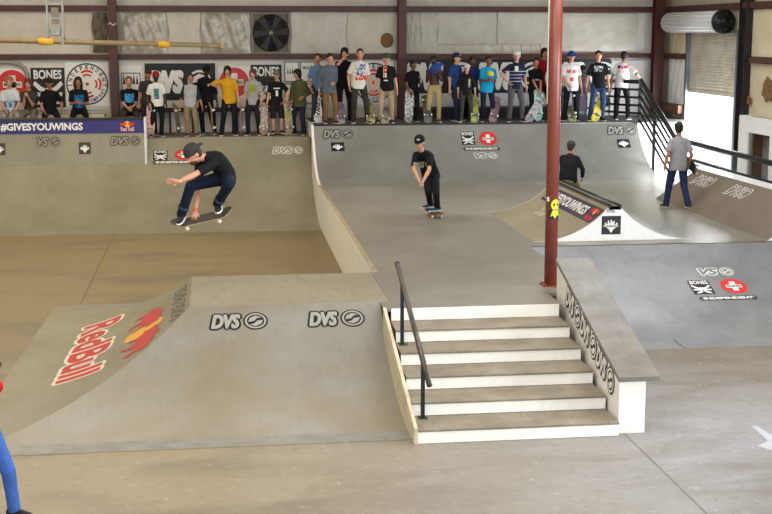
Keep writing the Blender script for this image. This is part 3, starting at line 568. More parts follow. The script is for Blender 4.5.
# ---------------------------------------------------------------- insulation sheets, fan
SHEET=mat('insulation_sheet',(200,196,186),.35,c2=(176,168,152),scale=1.5,bump=.4,bscale=5,spec=.5)
def sheet(label,x0,x1,z0,z1,amp,m,seed=0,kind='wavy'):
    rows=[];nx,nz=28,16; rnd=random.Random(seed); ph=[rnd.uniform(0,6) for _ in range(6)]
    for j in range(nz+1):
        r=[]
        for i in range(nx+1):
            u=i/nx;v=j/nz; w=math.sin(u*16+v*5*math.sin(ph[0])+ph[1])+.7*math.sin(u*31-v*9+ph[2])+.5*math.sin((u+v)*23+ph[3]); e=min(1,6*min(u,1-u,v,1-v)+.05)
            dx=.02*math.sin(v*9+ph[4])*(1 if kind=='wavy' else .2)
            r.append((x0+(x1-x0)*u+dx*(2*u-1),YB-.05-amp*(w+2.3)*e,z1+(z0-z1)*v))
        rows.append(r)
    tag(obj('insulation_sheet',grid_surface(rows),m,smooth=True,loc=((x0+x1)/2,YB-.05,z0)),label,'wall sheet')
TARP=mat('silver_tarp',(190,184,170),.25,c2=(150,144,130),scale=3,spec=.8,bump=.4,bscale=8)
CREAM=mat('cream_sheet',(212,206,192),.5,c2=(190,182,166),scale=1.4)
sheet('flat cream wall sheet at far left above the red cross poster',-6.4,-2.95,3.7,4.7,.002,CREAM,1)
sheet('narrow crumpled dirty sheet just left of the left wall column',-2.9,-2.54,3.72,4.68,.018,mat('dirty_sheet',(140,126,104),.6,c2=(60,50,44),scale=5),2)
sheet('crumpled silver tarp just right of the left wall column',-2.28,-1.1,3.7,4.7,.02,TARP,3)
sheet('flat pale wall sheet behind the free end of the long pole',-1.08,-.3,3.7,4.7,.003,CREAM,4)
sheet('draped silver tarp left of the round black fan',-.26,.93,3.7,4.7,.024,TARP,5)
sheet('large white taped sheet right of the round black fan',1.95,3.34,3.7,4.74,.004,SHEET,6)
sheet('cream wall sheet with a ragged hole left of the middle column',3.36,4.58,3.7,4.72,.004,CREAM,7)
sheet('narrow wrinkled sheet right of the middle column',4.84,5.22,3.7,4.72,.012,SHEET,8)
sheet('narrow smooth sheet, second right of the middle column',5.24,5.64,3.7,4.72,.005,SHEET,9)
sheet('wide stained white sheet above the wide black banner, left one',5.66,7.17,3.92,4.72,.006,SHEET,10)
sheet('wide white sheet above the wide black banner, just left of the round column',7.2,8.72,3.92,4.72,.006,SHEET,11)
sheet('wide wrinkled white sheet right of the round column',8.8,10.9,3.72,4.70,.010,SHEET,12)
def side_sheet(label,y0,y1,z0,z1,m,seed):
    rows=[];rnd=random.Random(seed);p=rnd.uniform(0,6)
    for j in range(13):
        v=j/12; rows.append([(XW-.04-.012*(math.sin(i*.9+v*7+p)+math.sin(i*.37-v*11)+2.1)*min(1,5*min(i/24,1-i/24)+.05),y0+(y1-y0)*i/24,z0+(z1-z0)*v) for i in range(25)])
    tag(obj('insulation_sheet',grid_surface(rows),m,smooth=True,loc=(XW-.04,(y0+y1)/2,z0)),label,'wall sheet')
SIDE=mat('aged_cream_sheet',(228,214,186),.5,c2=(206,188,154),scale=1.1)
side_sheet('stained cream sheet on the right wall between the girts right of the roller door',20.5,27.4,3.7,4.7,SIDE,3)
side_sheet('stained cream sheet on the right wall above the small opening',20.5,27.4,2.42,3.55,SIDE,4)
side_sheet('narrow pale sheet between the corner column and the roller door',31.36,32.5,3.7,4.7,SIDE,5)
side_sheet('white lower sheet between the corner column and the roller door',31.36,32.5,2.44,3.55,flat('white_board',(242,242,238)),6)
for (y_,z_,r_,lb_) in ((26.25,3.02,.28,'torn brown insulation hole on the right wall above the small opening'),(27.2,2.75,.1,'small brown stain hole on the right wall beside the door column')):
    bm=B(); rnd=random.Random(3); P_=[(y_+r_*(.7+.5*rnd.random())*math.cos(2*PI*i/14),z_+r_*(.7+.4*rnd.random())*math.sin(2*PI*i/14)) for i in range(14)]; prism(bm,P_,'x',XW-.115,XW-.09)
    tag(obj('torn_insulation',bm,mat('exposed_wool',(150,116,70),.9,c2=(96,70,44),scale=14),loc=(XW-.1,y_,z_)),lb_,'patch')
bm=B()
for i in range(8): pass
tag(obj('ragged_hole_patch',loft(B(),[((4.36,YB-.085,4.02),(.15,0,0),(0,0,.17)),((4.36,YB-.075,4.02),(.17,0,0),(0,0,.19))],11),mat('exposed_wool',(130,116,84),.9,c2=(70,60,44),scale=14),loc=(4.36,YB-.08,3.85)),'round patch of exposed brown wool in the cream wall sheet','patch')
tag(obj('conduit_pipe',path(B(),[(-5.6,YB-.12,3.5),(-4.9,YB-.12,3.5),(-4.7,YB-.12,3.46),(-4.56,YB-.12,3.36),(-4.5,YB-.12,3.2),(-4.48,YB-.12,2.8)],.05,10),flat('grey_duct',(150,144,134)),loc=(-5,YB-.12,3.2)),'curved grey pipe on the wall above the seated boy in the dark shirt','pipe')
FN=thing('wall_fan','large round black wall fan in a square frame high on the back wall','fan',(1.44,YB-.15,3.7))
bm=B(); 
for a in ((.96,1.02,3.69,4.71),(1.87,1.93,3.69,4.71),(1.02,1.87,3.69,3.74),(1.02,1.87,4.66,4.71)): box(bm,a[0],a[1],YB-.12,YB-.03,a[2],a[3])
obj('square_frame',bm,mat('fan_frame',(128,120,106),.5),FN); obj('back_plate',box(B(),1.021,1.869,YB-.05,YB-.03,3.741,4.659),mat('fan_back',(120,112,98)),FN)
obj('disc',tube(B(),(1.445,YB-.12,4.2),(1.445,YB-.051,4.2),.455,.455,40),flat('fan_black',(34,32,34)),FN)
for k in range(6):
    a=k*PI/3; c=V((1.445,YB-.13,4.2)); dx=V((math.cos(a),0,math.sin(a))); px=V((-math.sin(a),0,math.cos(a)))
    obj('blade',([c+dx*.06+px*.03,c+dx*.42+px*.13,c+dx*.44-px*.06,c+dx*.06-px*.03,c+dx*.06+px*.03+V((0,-.012,0)),c+dx*.42+px*.13+V((0,-.03,0)),c+dx*.44-px*.06+V((0,-.012,0)),c+dx*.06-px*.03+V((0,-.012,0))],[(0,1,2,3),(7,6,5,4),(0,4,5,1),(1,5,6,2),(2,6,7,3),(3,7,4,0)]),flat('fan_blade',(46,44,46)),FN)
for r in (.15,.28,.4): 
    bm=B(); pts=[(1.445+r*math.cos(2*PI*i/28),YB-.165,4.2+r*math.sin(2*PI*i/28)) for i in range(29)]; path(bm,pts,.006,5); obj('guard_ring',bm,flat('fan_guard',(60,58,58)),FN)
obj('hub',tube(B(),(1.445,YB-.19,4.2),(1.445,YB-.12,4.2),.055,.045,14),flat('fan_hub',(150,140,110)),FN)
# hoist bracket + long boom pole in front of the wall
HO=thing('ceiling_bracket','silver metal bracket hanging from the roof above the far left of the deck','bracket',(-3.46,30.2,4.1))
bm=B()
for x in (-3.64,-3.3): box(bm,x-.02,x+.02,30.17,30.23,4.1,6.8)
obj('hanger_bars',bm,mat('galv',(150,150,146),.35,metal=.6),HO)
bm=B(); 
for z in (4.22,4.5,4.82,5.3): box(bm,-3.62,-3.32,30.18,30.22,z,z+.04)
obj('cross_bars',bm,mat('galv',(150,150,146)),HO); obj('motor_box',box(B(),-3.58,-3.36,30.1,30.28,4.14,4.32,bev=.02),mat('galv',(150,150,146)),HO); obj('guard_plate',box(B(),-3.55,-3.39,30.19,30.22,4.4,4.76),flat('grey_plate',(120,112,100)),HO)
PO=thing('long_pole','long tan padded pole hanging level in front of the back wall at upper left','pole',(-3,30.1,4.0))
obj('shaft',tube(B(),(-6.5,30.0,4.09),(.2,30.0,3.92),.062,.055,14),mat('tan_pole',(156,136,100),.5,scale=6),PO)
for x,l in ((-3.66,.32),(-1.08,.24)): obj('pad_wrap',tube(B(),(x-l/2,30.0,4.09-(x+6.5)*.0254),(x+l/2,30.0,4.09-(x+6.5)*.0254-l*.0254),.085,.08,10),flat('yellow_wrap',(222,172,50)),PO,label='yellow wrap')
obj('end_cap',ball(B(),(.2,30.0,3.92),.055) or box(B(),.17,.23,29.95,30.05,3.87,3.97,bev=.015),flat('yellow_wrap',(222,172,50)),PO)
for x in (-3.64,-3.3): obj('suspension_strap',box(B(),x-.03,x+.03,29.94,30.16,3.95,4.12),mat('galv',(150,150,146)),PO)
# paint splash and litter
t=obj('paint_splash',([(5.70,12.93,.002),(5.76,12.95,.002),(5.78,12.62,.002),(5.98,12.50,.002),(6.2,12.35,.002),(6.1,12.0,.002),(5.8,11.95,.002),(5.58,12.08,.002),(5.48,12.28,.002),(5.66,12.42,.002)],[tuple(range(9,-1,-1))]),flat('spilt_paint',(176,178,184)),loc=(5.6,12.3,0)); t['label']='pale splash of dried paint on the front floor at right'; t['category']='stain'
t=obj('floor_grate',box(B(),-2.92,-2.78,16.45,16.75,0,.03),mat('rusty_bit',(96,66,52),.7)); tag(t,'small rusty brown bit of wood on the floor left of the hip ramp','debris') if False else tag(t,'small rusty brown block lying on the floor left of the hip ramp','debris')
# ---------------------------------------------------------------- skateboards
def board_parts(t,bottom,grip=(38,37,38),wheel=(226,222,206)):
    bm=B(); L=.4;W=.1; n=20; prof=[]
    for i in range(n+1):
        y=-L+2*L*i/n; a=abs(y); w=W if a<.30 else W*math.sqrt(max(0,1-((a-.30)/.1015)**2)); z=.0 if a<.25 else (a-.25)*.36*(min(1,(a-.25)/.05)); prof.append((y,w,z))
    top=[];vs=[];fs=[]
    for y,w,z in prof: vs+=[(-w,y,z+.012+.004),(-w*.5,y,z+.012),(w*.5,y,z+.012),(w,y,z+.016),(w,y,z+.004),(w*.5,y,z),(-w*.5,y,z),(-w,y,z+.004)]
    for i in range(n):
        for j in range(8): a=i*8+j;b=i*8+(j+1)%8; fs.append((a,b,b+8,a+8))
    gp=mat('grip_%d_%d_%d'%grip,grip,.9); bt=bottom
    me=bpy.data.meshes.new('deck'); me.from_pydata(vs,[],fs); me.materials.append(gp); me.materials.append(bt)
    for i,p in enumerate(me.polygons): p.material_index=0 if i%8 in (0,1,2) else 1; p.use_smooth=False
    obj('deck',me,[gp,bt],t,local=True)
    tm=mat('truck_metal',(170,170,168),.3,metal=.8)
    for s in (-1,1):
        bm=B(); box(bm,-.025,.025,s*.21-.04,s*.21+.04,-.008,.0); tube(bm,(0,s*.21,-.005),(0,s*.21,-.03),.02,.014,8); tube(bm,(-.095,s*.21,-.036),(.095,s*.21,-.036),.009,.009,8)
        tk=obj('truck',bm,tm,t,local=True)
        for q in (-1,1): obj('wheel',tube(B(),(q*.068,s*.21,-.036),(q*.098,s*.21,-.036),.027,.027,14),flat('wheel_%d_%d_%d'%wheel,wheel),tk,local=True)
def skateboard(label,loc,X,Y,Z,bottom,group=None,**k):
    t=thing('skateboard',label,'skateboard',loc,group=group); M=Matrix((X,Y,Z)).transposed(); t.rotation_mode='QUATERNION'; t.rotation_quaternion=M.to_quaternion(); board_parts(t,bottom,**k); return t
def upright(label,x,y,z,tilt,bottom,lean=.12,turn=0.,face=-1,**k):
    """board standing on its tail; bottom graphic towards the viewer if face=-1"""
    R=Matrix.Rotation(turn,3,'Z')@Matrix.Rotation(tilt,3,'Y')@Matrix.Rotation(-lean,3,'X')
    yy=R@V((0,0,1)); zz=R@V((0,1*(-face),0)); xx=yy.cross(zz); c=V((x,y,z+.012))+yy*.4-zz*(-.0)
    return skateboard(label,tuple(c),xx,yy,zz,bottom,**k)
def gfx(name,c,c2,scale=9): return mat(name,c,.35,c2=c2,scale=scale,spec=.6)
# ---------------------------------------------------------------- people
def vox(bm,size,smooth=3,fac=.5):
    me=bpy.data.meshes.new('tmp'); bm.to_mesh(me); bm.free(); o=bpy.data.objects.new('tmp',me); COL.objects.link(o)
    m=o.modifiers.new('r','REMESH'); m.mode='VOXEL'; m.voxel_size=size; m.adaptivity=0
    s=o.modifiers.new('s','SMOOTH'); s.factor=fac; s.iterations=smooth
    dg=bpy.context.evaluated_depsgraph_get(); r=bpy.data.meshes.new_from_object(o.evaluated_get(dg)); bpy.data.objects.remove(o); bpy.data.meshes.remove(me)
    for p in r.polygons:p.use_smooth=True
    return r
def ik(a,b,l1,l2,pole):
    d=b-a; D=min(d.length,(l1+l2)*.998); dn=d.normalized(); x=(l1*l1-l2*l2+D*D)/(2*D); h=math.sqrt(max(l1*l1-x*x,0)); p=pole-dn*pole.dot(dn); p.normalize(); return a+dn*x+p*h, a+dn*D
def bez(a,m,b,t): return a*(1-t)**2+m*2*t*(1-t)+b*t*t
def pose(h=1.75,pelvis=(0,0,.93),lean=(0,.02),bend=.02,yaw=0.,head=(0,0),hr=(.27,.05,.80),hl=(-.27,.05,.80),fr=(.12,.02,.08),fl=(-.12,.0,.08),er=None,el=None,kr=None,kl=None,toer=.25,toel=.25):
    """local frame: +y faces forward, +x is the person's right"""
    k=h/1.75; J={'k':k}; P=V(pelvis); up=V((lean[0],lean[1],1)).normalized(); cy,sy=math.cos(yaw),math.sin(yaw); rt=V((cy,sy,0)); rt=(rt-up*rt.dot(up)).normalized(); fw=up.cross(rt)
    N=P+up*.50; J.update(P=P,N=N,M=(P+N)/2-fw*bend,rt=rt,fw=fw,up=up)
    hy,hp=head; hf=(fw*math.cos(hy)+rt*math.sin(hy)); hu=V((up.x*.3,up.y*.3,1)).normalized(); hf=(hf-hu*hf.dot(hu)).normalized(); ax=hu.cross(hf); hf2=hf*math.cos(hp)-hu*math.sin(hp); hu=(hu*math.cos(hp)+hf*math.sin(hp))
    J.update(hf=hf2.normalized(),hu=hu.normalized(),H=N+up*.055+hu*.125+hf2*.022)
    for s,q,hand,foot,e,kk,toe in ((1,'r',hr,fr,er,kr,toer),(-1,'l',hl,fl,el,kl,toel)):
        S=N-up*.075+rt*s*.160; J['S'+q]=S; E,W=ik(S,V(hand),.29,.26,V(e) if e else (-fw+rt*s*.5-up*.3)); J['E'+q]=E;J['W'+q]=W
        Hh=P+rt*s*.09-V((0,0,.02)); K,A=ik(Hh,V(foot),.43,.42,V(kk) if kk else V((s*.15,1,.1))); J['H'+q]=Hh;J['K'+q]=K;J['A'+q]=A; J['T'+q]=V((math.sin(toe)*s,math.cos(toe),0))
    return J
def hand_mesh(bm,W,d,n,k,curl=.5,thumbside=1,open_=False):
    """palm, four unequal bent fingers and a thumb leaving the side of the palm"""
    d=d.normalized(); n=(n-d*n.dot(d)).normalized(); w=d.cross(n)*thumbside
    C=W+d*.05*k; loft(bm,[(W-d*.01*k,w*.026*k,n*.018*k),(W+d*.03*k,w*.036*k,n*.016*k),(W+d*.075*k,w*.04*k,n*.014*k),(W+d*.09*k,w*.036*k,n*.010*k)],10)
    for i,(o,l) in enumerate(((.03,.072),(.0105,.08),(-.0095,.075),(-.029,.06))):
        b=W+d*.08*k+w*o*k; sp=w*(o*(1.6 if open_ else .25)); c1=curl*.6;c2=curl*1.5
        d1=(d*math.cos(c1)+n*math.sin(c1)+sp*3).normalized(); d2=(d*math.cos(c2)+n*math.sin(c2)+sp*2).normalized(); p1=b+d1*l*.5*k; p2=p1+d2*l*.5*k
        path(bm,[b-d1*.015*k,b+d1*l*.25*k,p1,p1+d2*l*.25*k,p2],[.0095*k,.0095*k,.0088*k,.008*k,.006*k],6)
    t0=W+d*.025*k+w*.022*k; t1=t0+(w*.8+d*.6+n*.25).normalized()*.034*k; t2=t1+(w*.35+d*.9+n*.4).normalized()*.032*k; path(bm,[t0,t1,(t1+t2)/2,t2],[.012*k,.011*k,.0095*k,.007*k],6)
SK={'light':(206,150,122),'tan':(178,122,92),'brown':(120,78,56),'dark':(70,46,38)}
def person(label,loc,face,J,top,bot,hair,skin='light',shoe=(28,28,30),voxel=.016,group=None,sole=(225,222,215),palm=None,curl=.6,extras=None,loc_rot=True,limb=None,hold=None):
    k=J['k']; hk=k*1.09; t=thing('person',label,'person',loc,face,group); s_=lambda v:V(v)*k
    Jk={q:(v*k if isinstance(v,Vector) and q not in('rt','fw','up','hf','hu','Tr','Tl') else v) for q,v in J.items()}
    P,N,M,rt,fw,up=[Jk[q] for q in('P','N','M','rt','fw','up')]; H,hf,hu=Jk['H'],J['hf'],J['hu']; hr_=hf.cross(hu)
    dP=(M-P).normalized()
    def ctr(tt): return bez(P,M,N,tt) if tt>=0 else P+dP*(tt*.5*k)
    def tor(bm,L,n=16): loft(bm,[(ctr(a),rt*b*k,fw*c*k) for a,b,c in L],n)
    # ---- body
    bm=B(); tor(bm,[(-.16,.11,.085),(0,.145,.10),(.25,.13,.09),(.5,.145,.10),(.72,.155,.105),(.86,.12,.085),(1.,.055,.05)])
    bone(bm,N-up*.03*k,H-hu*.06*k,.056*k,.05*k)
    R=Matrix((hr_,hf,hu)).transposed()
    ball(bm,H+hu*.02*hk-hf*.012*hk,.074*hk,.094*hk,.092*hk,R,14,10); ball(bm,H-hu*.045*hk+hf*.02*hk,.054*hk,.066*hk,.068*hk,R,12,8); ball(bm,H-hu*.085*hk+hf*.045*hk,.03*hk,.03*hk,.026*hk,R,8,6)
    bone(bm,H+hu*.012*hk+hf*.078*hk,H-hu*.024*hk+hf*.100*hk,.010*hk,.0155*hk,8); ball(bm,H+hu*.03*hk+hf*.07*hk,.05*hk,.018*hk,.014*hk,R,8,6)
    for s in(-1,1): ball(bm,H-hu*.008*hk+hr_*s*.076*hk-hf*.005*hk,.012*hk,.02*hk,.032*hk,R,8,6)
    for q in 'rl':
        S,E,W,Hh,K,A,T=[Jk[a+q] if a!='T' else J['T'+q] for a in 'SEWHKAT']
        bone(bm,N-up*.06*k,S,.052*k,.052*k); bone(bm,S,E,.048*k,.037*k); bone(bm,E,E+(W-E)*.35,.038*k,.038*k); bone(bm,E+(W-E)*.35,W,.038*k,.026*k)
        bone(bm,Hh,K,.08*k,.052*k); bone(bm,K,K+(A-K)*.35,.052*k,.052*k); bone(bm,K+(A-K)*.35,A,.052*k,.034*k); FN_=J.get('F'+q,V((0,0,1))); bone(bm,A-FN_*.03*k,A+T*.11*k-FN_*.05*k,.030*k,.02*k)
    me=vox(bm,voxel*.9); sm=mat('skin_'+skin,SK[skin],.5,amt=.12,scale=20,spec=.35); eye=flat('eye_dark',(34,26,22),.2); lip=flat('lip_'+skin,tuple(int(c*.75) for c in SK[skin])); brow=flat('eye_white',(222,214,204),.3)
    b2=B(); b2.from_mesh(me); bpy.data.meshes.remove(me)
    for s in(-1,1):
        ball(b2,H+hu*.008*hk+hr_*s*.031*hk+hf*.079*hk,.014*hk,.008*hk,.008*hk,R,8,6,2); ball(b2,H+hu*.008*hk+hr_*s*.031*hk+hf*.085*hk,.007*hk,.005*hk,.007*hk,R,8,6,1)
        ball(b2,H+hu*.03*hk+hr_*s*.032*hk+hf*.084*hk,.019*hk,.006*hk,.0045*hk,R,6,4,1)
    ball(b2,H-hu*.058*hk+hf*.083*hk,.023*hk,.008*hk,.008*hk,R,8,6,3)
    for q,s in(('r',1),('l',-1)):
        E,W=Jk['E'+q],Jk['W'+q]; d=(W-E).normalized(); pn=(palm or {}).get(q); hd=(limb or {}).get(q); hand_mesh(b2,W,V(hd) if hd else d,V(pn) if pn else -rt*s,k,(curl if not isinstance(curl,dict) else curl[q]),1 if s>0 else -1,open_=(isinstance(curl,dict) and curl[q]<.2))
    body=obj('body',b2,[sm,eye,brow,lip],t,local=True)
    # ---- shirt
    if top:
        g=top.get('loose',1.); hem=top.get('hem',-.24); bm=B()
        tor(bm,[(hem,.170*g,.135*g),(0,.168*g,.132*g),(.25,.155*g,.120*g),(.5,.162*g,.122*g),(.70,.172,.125),(.86,.140,.105),(.97,.085,.08),(1.05,.066,.064)],18)
        sl=top.get('sl','short')
        for q in 'rl':
            S,E,W=Jk['S'+q],Jk['E'+q],Jk['W'+q]; bone(bm,N-up*.058*k,S,.064*k,.062*k,12)
            if sl=='short': tube(bm,S,S+(E-S)*.78,.060*k,.066*k*(.5+.5*g),14)
            elif sl=='half': tube(bm,S,E,.068*k,.062*k,14); tube(bm,E,E+(W-E)*.2,.06*k,.055*k,12)
            elif sl=='long': bone(bm,S,E,.064*k,.054*k,12); tube(bm,E,E+(W-E)*.92,.053*k,.043*k,12)
        me=vox(bm,voxel,2); m=cloth(top['c'],tuple((a*k,b*k,c*k,d*k,*r) for a,b,c,d,*r in top.get('pr',())))
        me.materials.append(m)
        if 'sc' in top:
            me.materials.append(cloth(top['sc']))
            for p in me.polygons:
                if abs((p.center-P).dot(rt))>.172*k or (p.center-S).length<0: p.material_index=1
        obj('shirt' if top.get('n') is None else top['n'],me,[m],t,local=True)
        if top.get('hood'): 
            bm=B(); loft(bm,[(N+up*.02*k-fw*.02*k,rt*.10*k,fw*.09*k),(N-up*.04*k-fw*.09*k,rt*.11*k,fw*.06*k)],12); ball(bm,N-up*.03*k-fw*.09*k,.10*k,.055*k,.08*k); obj('hood',bm,m,t,local=True)
    # ---- trousers
    bm=B(); w=bot.get('w',1.); tor(bm,[(-.30,.12,.10),(-.18,.155,.122),(0,.163,.125),(.1,.155,.118)],16)
    for q in 'rl':
        Hh,K,A=Jk['H'+q],Jk['K'+q],Jk['A'+q]; bone(bm,Hh,K,.098*k*w,.072*k*w,12)
        if bot.get('len')=='short': tube(bm,K,K+(A-K)*.12,.078*k*w,.082*k*w,12)
        else: bone(bm,K,K+(A-K)*.5,.072*k*w,.064*k*w,12); tube(bm,K+(A-K)*.5,A+(A-K)*.04,.064*k*w,.062*k*w,12)
    me=vox(bm,voxel,2); obj('shorts' if bot.get('len')=='short' else 'trousers',me,cloth(bot['c'],tuple(bot.get('pr',()))),t,local=True)
    # ---- shoes
    for q in 'rl':
        A=Jk['A'+q]; T=J['T'+q].normalized(); F=J.get('F'+q,V((0,0,1))); n=(F-T*F.dot(T)).normalized(); sd=T.cross(n); bm=B(); g0=A-n*.08*k
        L=[(-.075,.030,.055),(-.055,.037,.085),(.0,.038,.085),(.05,.042,.065),(.11,.047,.045),(.16,.040,.036),(.185,.022,.028)]
        loft(bm,[(g0+T*a*k+n*(.018+c/2)*k,sd*b*k,n*(c/2)*k) for a,b,c in L],12,0)
        loft(bm,[(g0+T*a*k+n*.012*k,sd*(b+.006)*k,n*.0125*k) for a,b,c in [(-.085,.02,0)]+L+[(.195,.012,0)]],10,1)
        obj('shoe',bm,[flat('shoe_%d_%d_%d'%tuple(shoe),shoe,.7),flat('sole_%d_%d_%d'%tuple(sole),sole)],t,local=True)
    # ---- hair / hat
    st,hc=hair[0],hair[1]; hm=mat('hair_%d_%d_%d'%tuple(hc),hc,.75,amt=.4,scale=30); bm=B()
    if st in('short','cap','beanie','backcap','curly'):
        ball(bm,H+hu*.034*hk-hf*.024*hk,.082*hk,.096*hk,.088*hk,R,14,10); ball(bm,H-hu*.015*hk-hf*.05*hk,.072*hk,.062*hk,.075*hk,R,12,8)
        if st=='curly':
            for i in range(26): a=i*2.4;z=-.1+1.05*i/26; r_=math.sqrt(max(0,1-z*z)); ball(bm,H+hu*(.04+.085*z)*hk+hr_*r_*math.cos(a)*.08*hk+hf*(-.02+r_*math.sin(a)*.085)*hk,.026*hk,u=6,v=4)
        obj('hair',bm,hm,t,local=True)
    elif st=='medium':
        ball(bm,H+hu*.036*hk-hf*.02*hk,.088*hk,.102*hk,.092*hk,R,14,10); ball(bm,H-hu*.03*hk-hf*.05*hk,.084*hk,.062*hk,.10*hk,R,12,8); ball(bm,H+hu*.062*hk+hf*.05*hk,.068*hk,.04*hk,.03*hk,R,10,6)
        for s in(-1,1): ball(bm,H-hu*.02*hk+hr_*s*.072*hk-hf*.01*hk,.02*hk,.045*hk,.07*hk,R,8,6)
        obj('hair',bm,hm,t,local=True)
    elif st=='long':
        ball(bm,H+hu*.034*hk-hf*.02*hk,.086*hk,.1*hk,.09*hk,R,14,10); ball(bm,H-hu*.06*hk-hf*.055*hk,.09*hk,.06*hk,.15*hk,R,12,8)
        for s in(-1,1): ball(bm,H-hu*.08*hk+hr_*s*.072*hk,.028*hk,.045*hk,.13*hk,R,8,6)
        obj('hair',bm,hm,t,local=True)
    if st in('cap','beanie','backcap'):
        cc=hair[2]; cm=cloth(cc); bm=B(); rings=[]
        for z,r_ in ((.028,1.0),(.05,1.),(.085,.93),(.11,.75),(.13,.42),(.135,.05)): rings.append((H+hu*z*hk-hf*.014*hk,hr_*.088*r_*hk,hf*.106*r_*hk))
        loft(bm,rings,16)
        if st!='beanie':
            s=1 if st=='cap' else -1; c0=H+hu*.04*hk-hf*.014*hk+hf*s*.085*hk
            br=B(); loft(br,[(c0+hf*s*a*hk-hu*a*.22*hk,hr_*b*hk,hu*.006*hk) for a,b in((-.01,.072),(.03,.07),(.06,.055),(.078,.025))],10)
        co_=obj('cap' if st!='beanie' else 'beanie',bm,cm,t,local=True)
        if st!='beanie': obj('brim',br,cm,co_,local=True)
        if len(hair)>3:
            bm=B(); c0=H+hu*.075*hk+hf*(.088)*hk; ball(bm,c0,.03*hk,.012*hk,.016*hk,R); obj('cap_badge',bm,flat('badge_%d_%d_%d'%tuple(hair[3]),hair[3]),t,local=True)
    if extras: extras(t,Jk,J,R,k)
    return t
LD=1.77; RD=2.08; F_=PI   # facing the viewer
def stand(label,x,y,z,h,top,bot,hair,skin='light',turn=0.,shoe=(28,28,30),pal=None,curl=.6,extras=None,lm=None,**pk):
    rnd=random.Random(label); 
    if 'pelvis' not in pk:
        dx=rnd.choice((-.035,-.02,.02,.035)); pk['pelvis']=(dx,0,.925); pk.setdefault('lean',(-dx*1.6,rnd.uniform(0,.06))); turn+=rnd.uniform(-.22,.22); pk.setdefault('head',(rnd.uniform(-.35,.35),rnd.uniform(-.02,.18)))
        pk.setdefault('fr',(.13+rnd.uniform(-.03,.04),rnd.uniform(-.05,.08),.08)); pk.setdefault('fl',(-.13+rnd.uniform(-.04,.03),rnd.uniform(-.05,.08),.08))
    return person(label,(x,y,z),F_+turn,pose(h=h,**pk),top,bot,hair,skin,shoe,palm=pal,curl=curl,extras=extras,limb=lm)
W_=(228,226,220); BK=(26,26,28); JN=(38,44,66); KH=(170,146,110)
SEAT=dict(pelvis=(0,0,.62),lean=(0,.22),bend=.05,fr=(.17,.40,.08),fl=(-.17,.40,.08),kr=(.1,1,1.2),kl=(-.1,1,1.2))
# seated row behind the extension, left to right
stand('blond curly-haired person in pale blue patterned tee seated at far left, forearms on bare knees',-4.82,32.15,LD,1.74,{'c':(206,212,216),'pr':[(-.2,.2,.68,.85,(70,120,170),.48,1)]},{'c':(150,150,150),'len':'short'},('curly',(170,124,74)),'light',turn=.1,hr=(.12,.36,.62),hl=(-.12,.36,.62),**SEAT)
stand('red-brown-haired person in dark grey tee seated, hands raised together at the chin',-4.36,32.15,LD,1.68,{'c':(58,60,58)},{'c':(120,108,92),'len':'short'},('medium',(110,54,40)),'light',turn=-.1,hr=(.06,.30,.98),hl=(-.04,.31,.95),curl=1.2,**SEAT)
stand('person in black tee and black cap seated before the black poster, third from the left',-3.9,32.15,LD,1.70,{'c':BK},{'c':(30,30,34)},('cap',(40,30,26),(44,40,36)),'tan',turn=.15,hr=(.16,.34,.60),hl=(-.26,.18,.62),**SEAT)
stand('long dark-haired person in black tee with blue print before the round emblem poster',-3.22,32.15,LD,1.74,{'c':(28,30,34),'pr':[(-.12,.1,.66,.98,(40,120,190),.46,1)]},{'c':(26,26,30)},('long',(40,28,24)),'tan',turn=.1,hr=(.08,.28,.80),hl=(-.08,.28,.78),**SEAT)
stand('short-haired person in black tee with light blue letters seated right of the left wall column',-2.02,32.15,LD,1.74,{'c':(24,26,30),'pr':[(-.11,.11,.78,1.0,(70,160,220),.42,1)]},{'c':(62,58,54)},('short',(120,84,60)),'light',turn=.05,hr=(.04,.36,.66),hl=(-.05,.36,.68),**SEAT)
# left standing group
stand('person half hidden behind the boy in the white face-print tee',-1.55,31.85,LD,1.60,{'c':(60,56,54)},{'c':(48,44,44)},('backcap',(60,40,30),(70,56,44)),'tan',turn=.2)
stand('dark-skinned person in white tee with teal face print and red headband, board upright at side',-1.36,31.5,LD,1.55,{'c':W_,'loose':1.05,'pr':[(-.07,.07,1.0,1.28,(60,110,116),.40,1)]},{'c':BK},('backcap',(30,24,22),(160,36,40)),'dark',turn=.1,hr=(.22,.12,.84),hl=(-.27,.05,.80))
stand('person in grey raglan tee with dark sleeves and khaki trousers on the left deck',-.53,31.5,LD,1.50,{'c':(176,176,178),'sc':(40,40,46),'sl':'half','loose':1.08},{'c':(142,124,100)},('short',(32,26,24)),'tan',hr=(.32,.1,.84),hl=(-.30,.06,.80))
stand('tall dark-skinned person in all black with black hat, behind the raglan tee',-.16,31.85,LD,1.68,{'c':(24,24,28),'sl':'half','pr':[(-.09,-.05,1.22,1.28,(200,200,200),0,1)]},{'c':(24,26,32)},('cap',(20,18,18),(24,24,28)),'dark',turn=-.15,shoe=(40,130,120),fr=(.10,.1,.08),fl=(-.16,-.05,.08))
stand('person in mustard yellow tee and black trousers, right hand on shoulder',.33,31.5,LD,1.68,{'c':(214,160,38),'loose':1.08},{'c':(30,30,36)},('medium',(44,32,26)),'light',hr=(.28,.10,1.22),er=(1,0,-.6),hl=(-.27,.08,.82),fr=(.17,0,.08),fl=(-.15,0,.08))
stand('person in light grey tee with green and yellow print, board upright at left hip',.95,31.5,LD,1.60,{'c':(164,162,158),'pr':[(-.08,.08,1.12,1.32,(140,150,50),.42,1)]},{'c':(34,36,44)},('medium',(112,72,48)),'light',turn=-.05,hr=(.26,.04,.80),hl=(-.22,.16,.84))
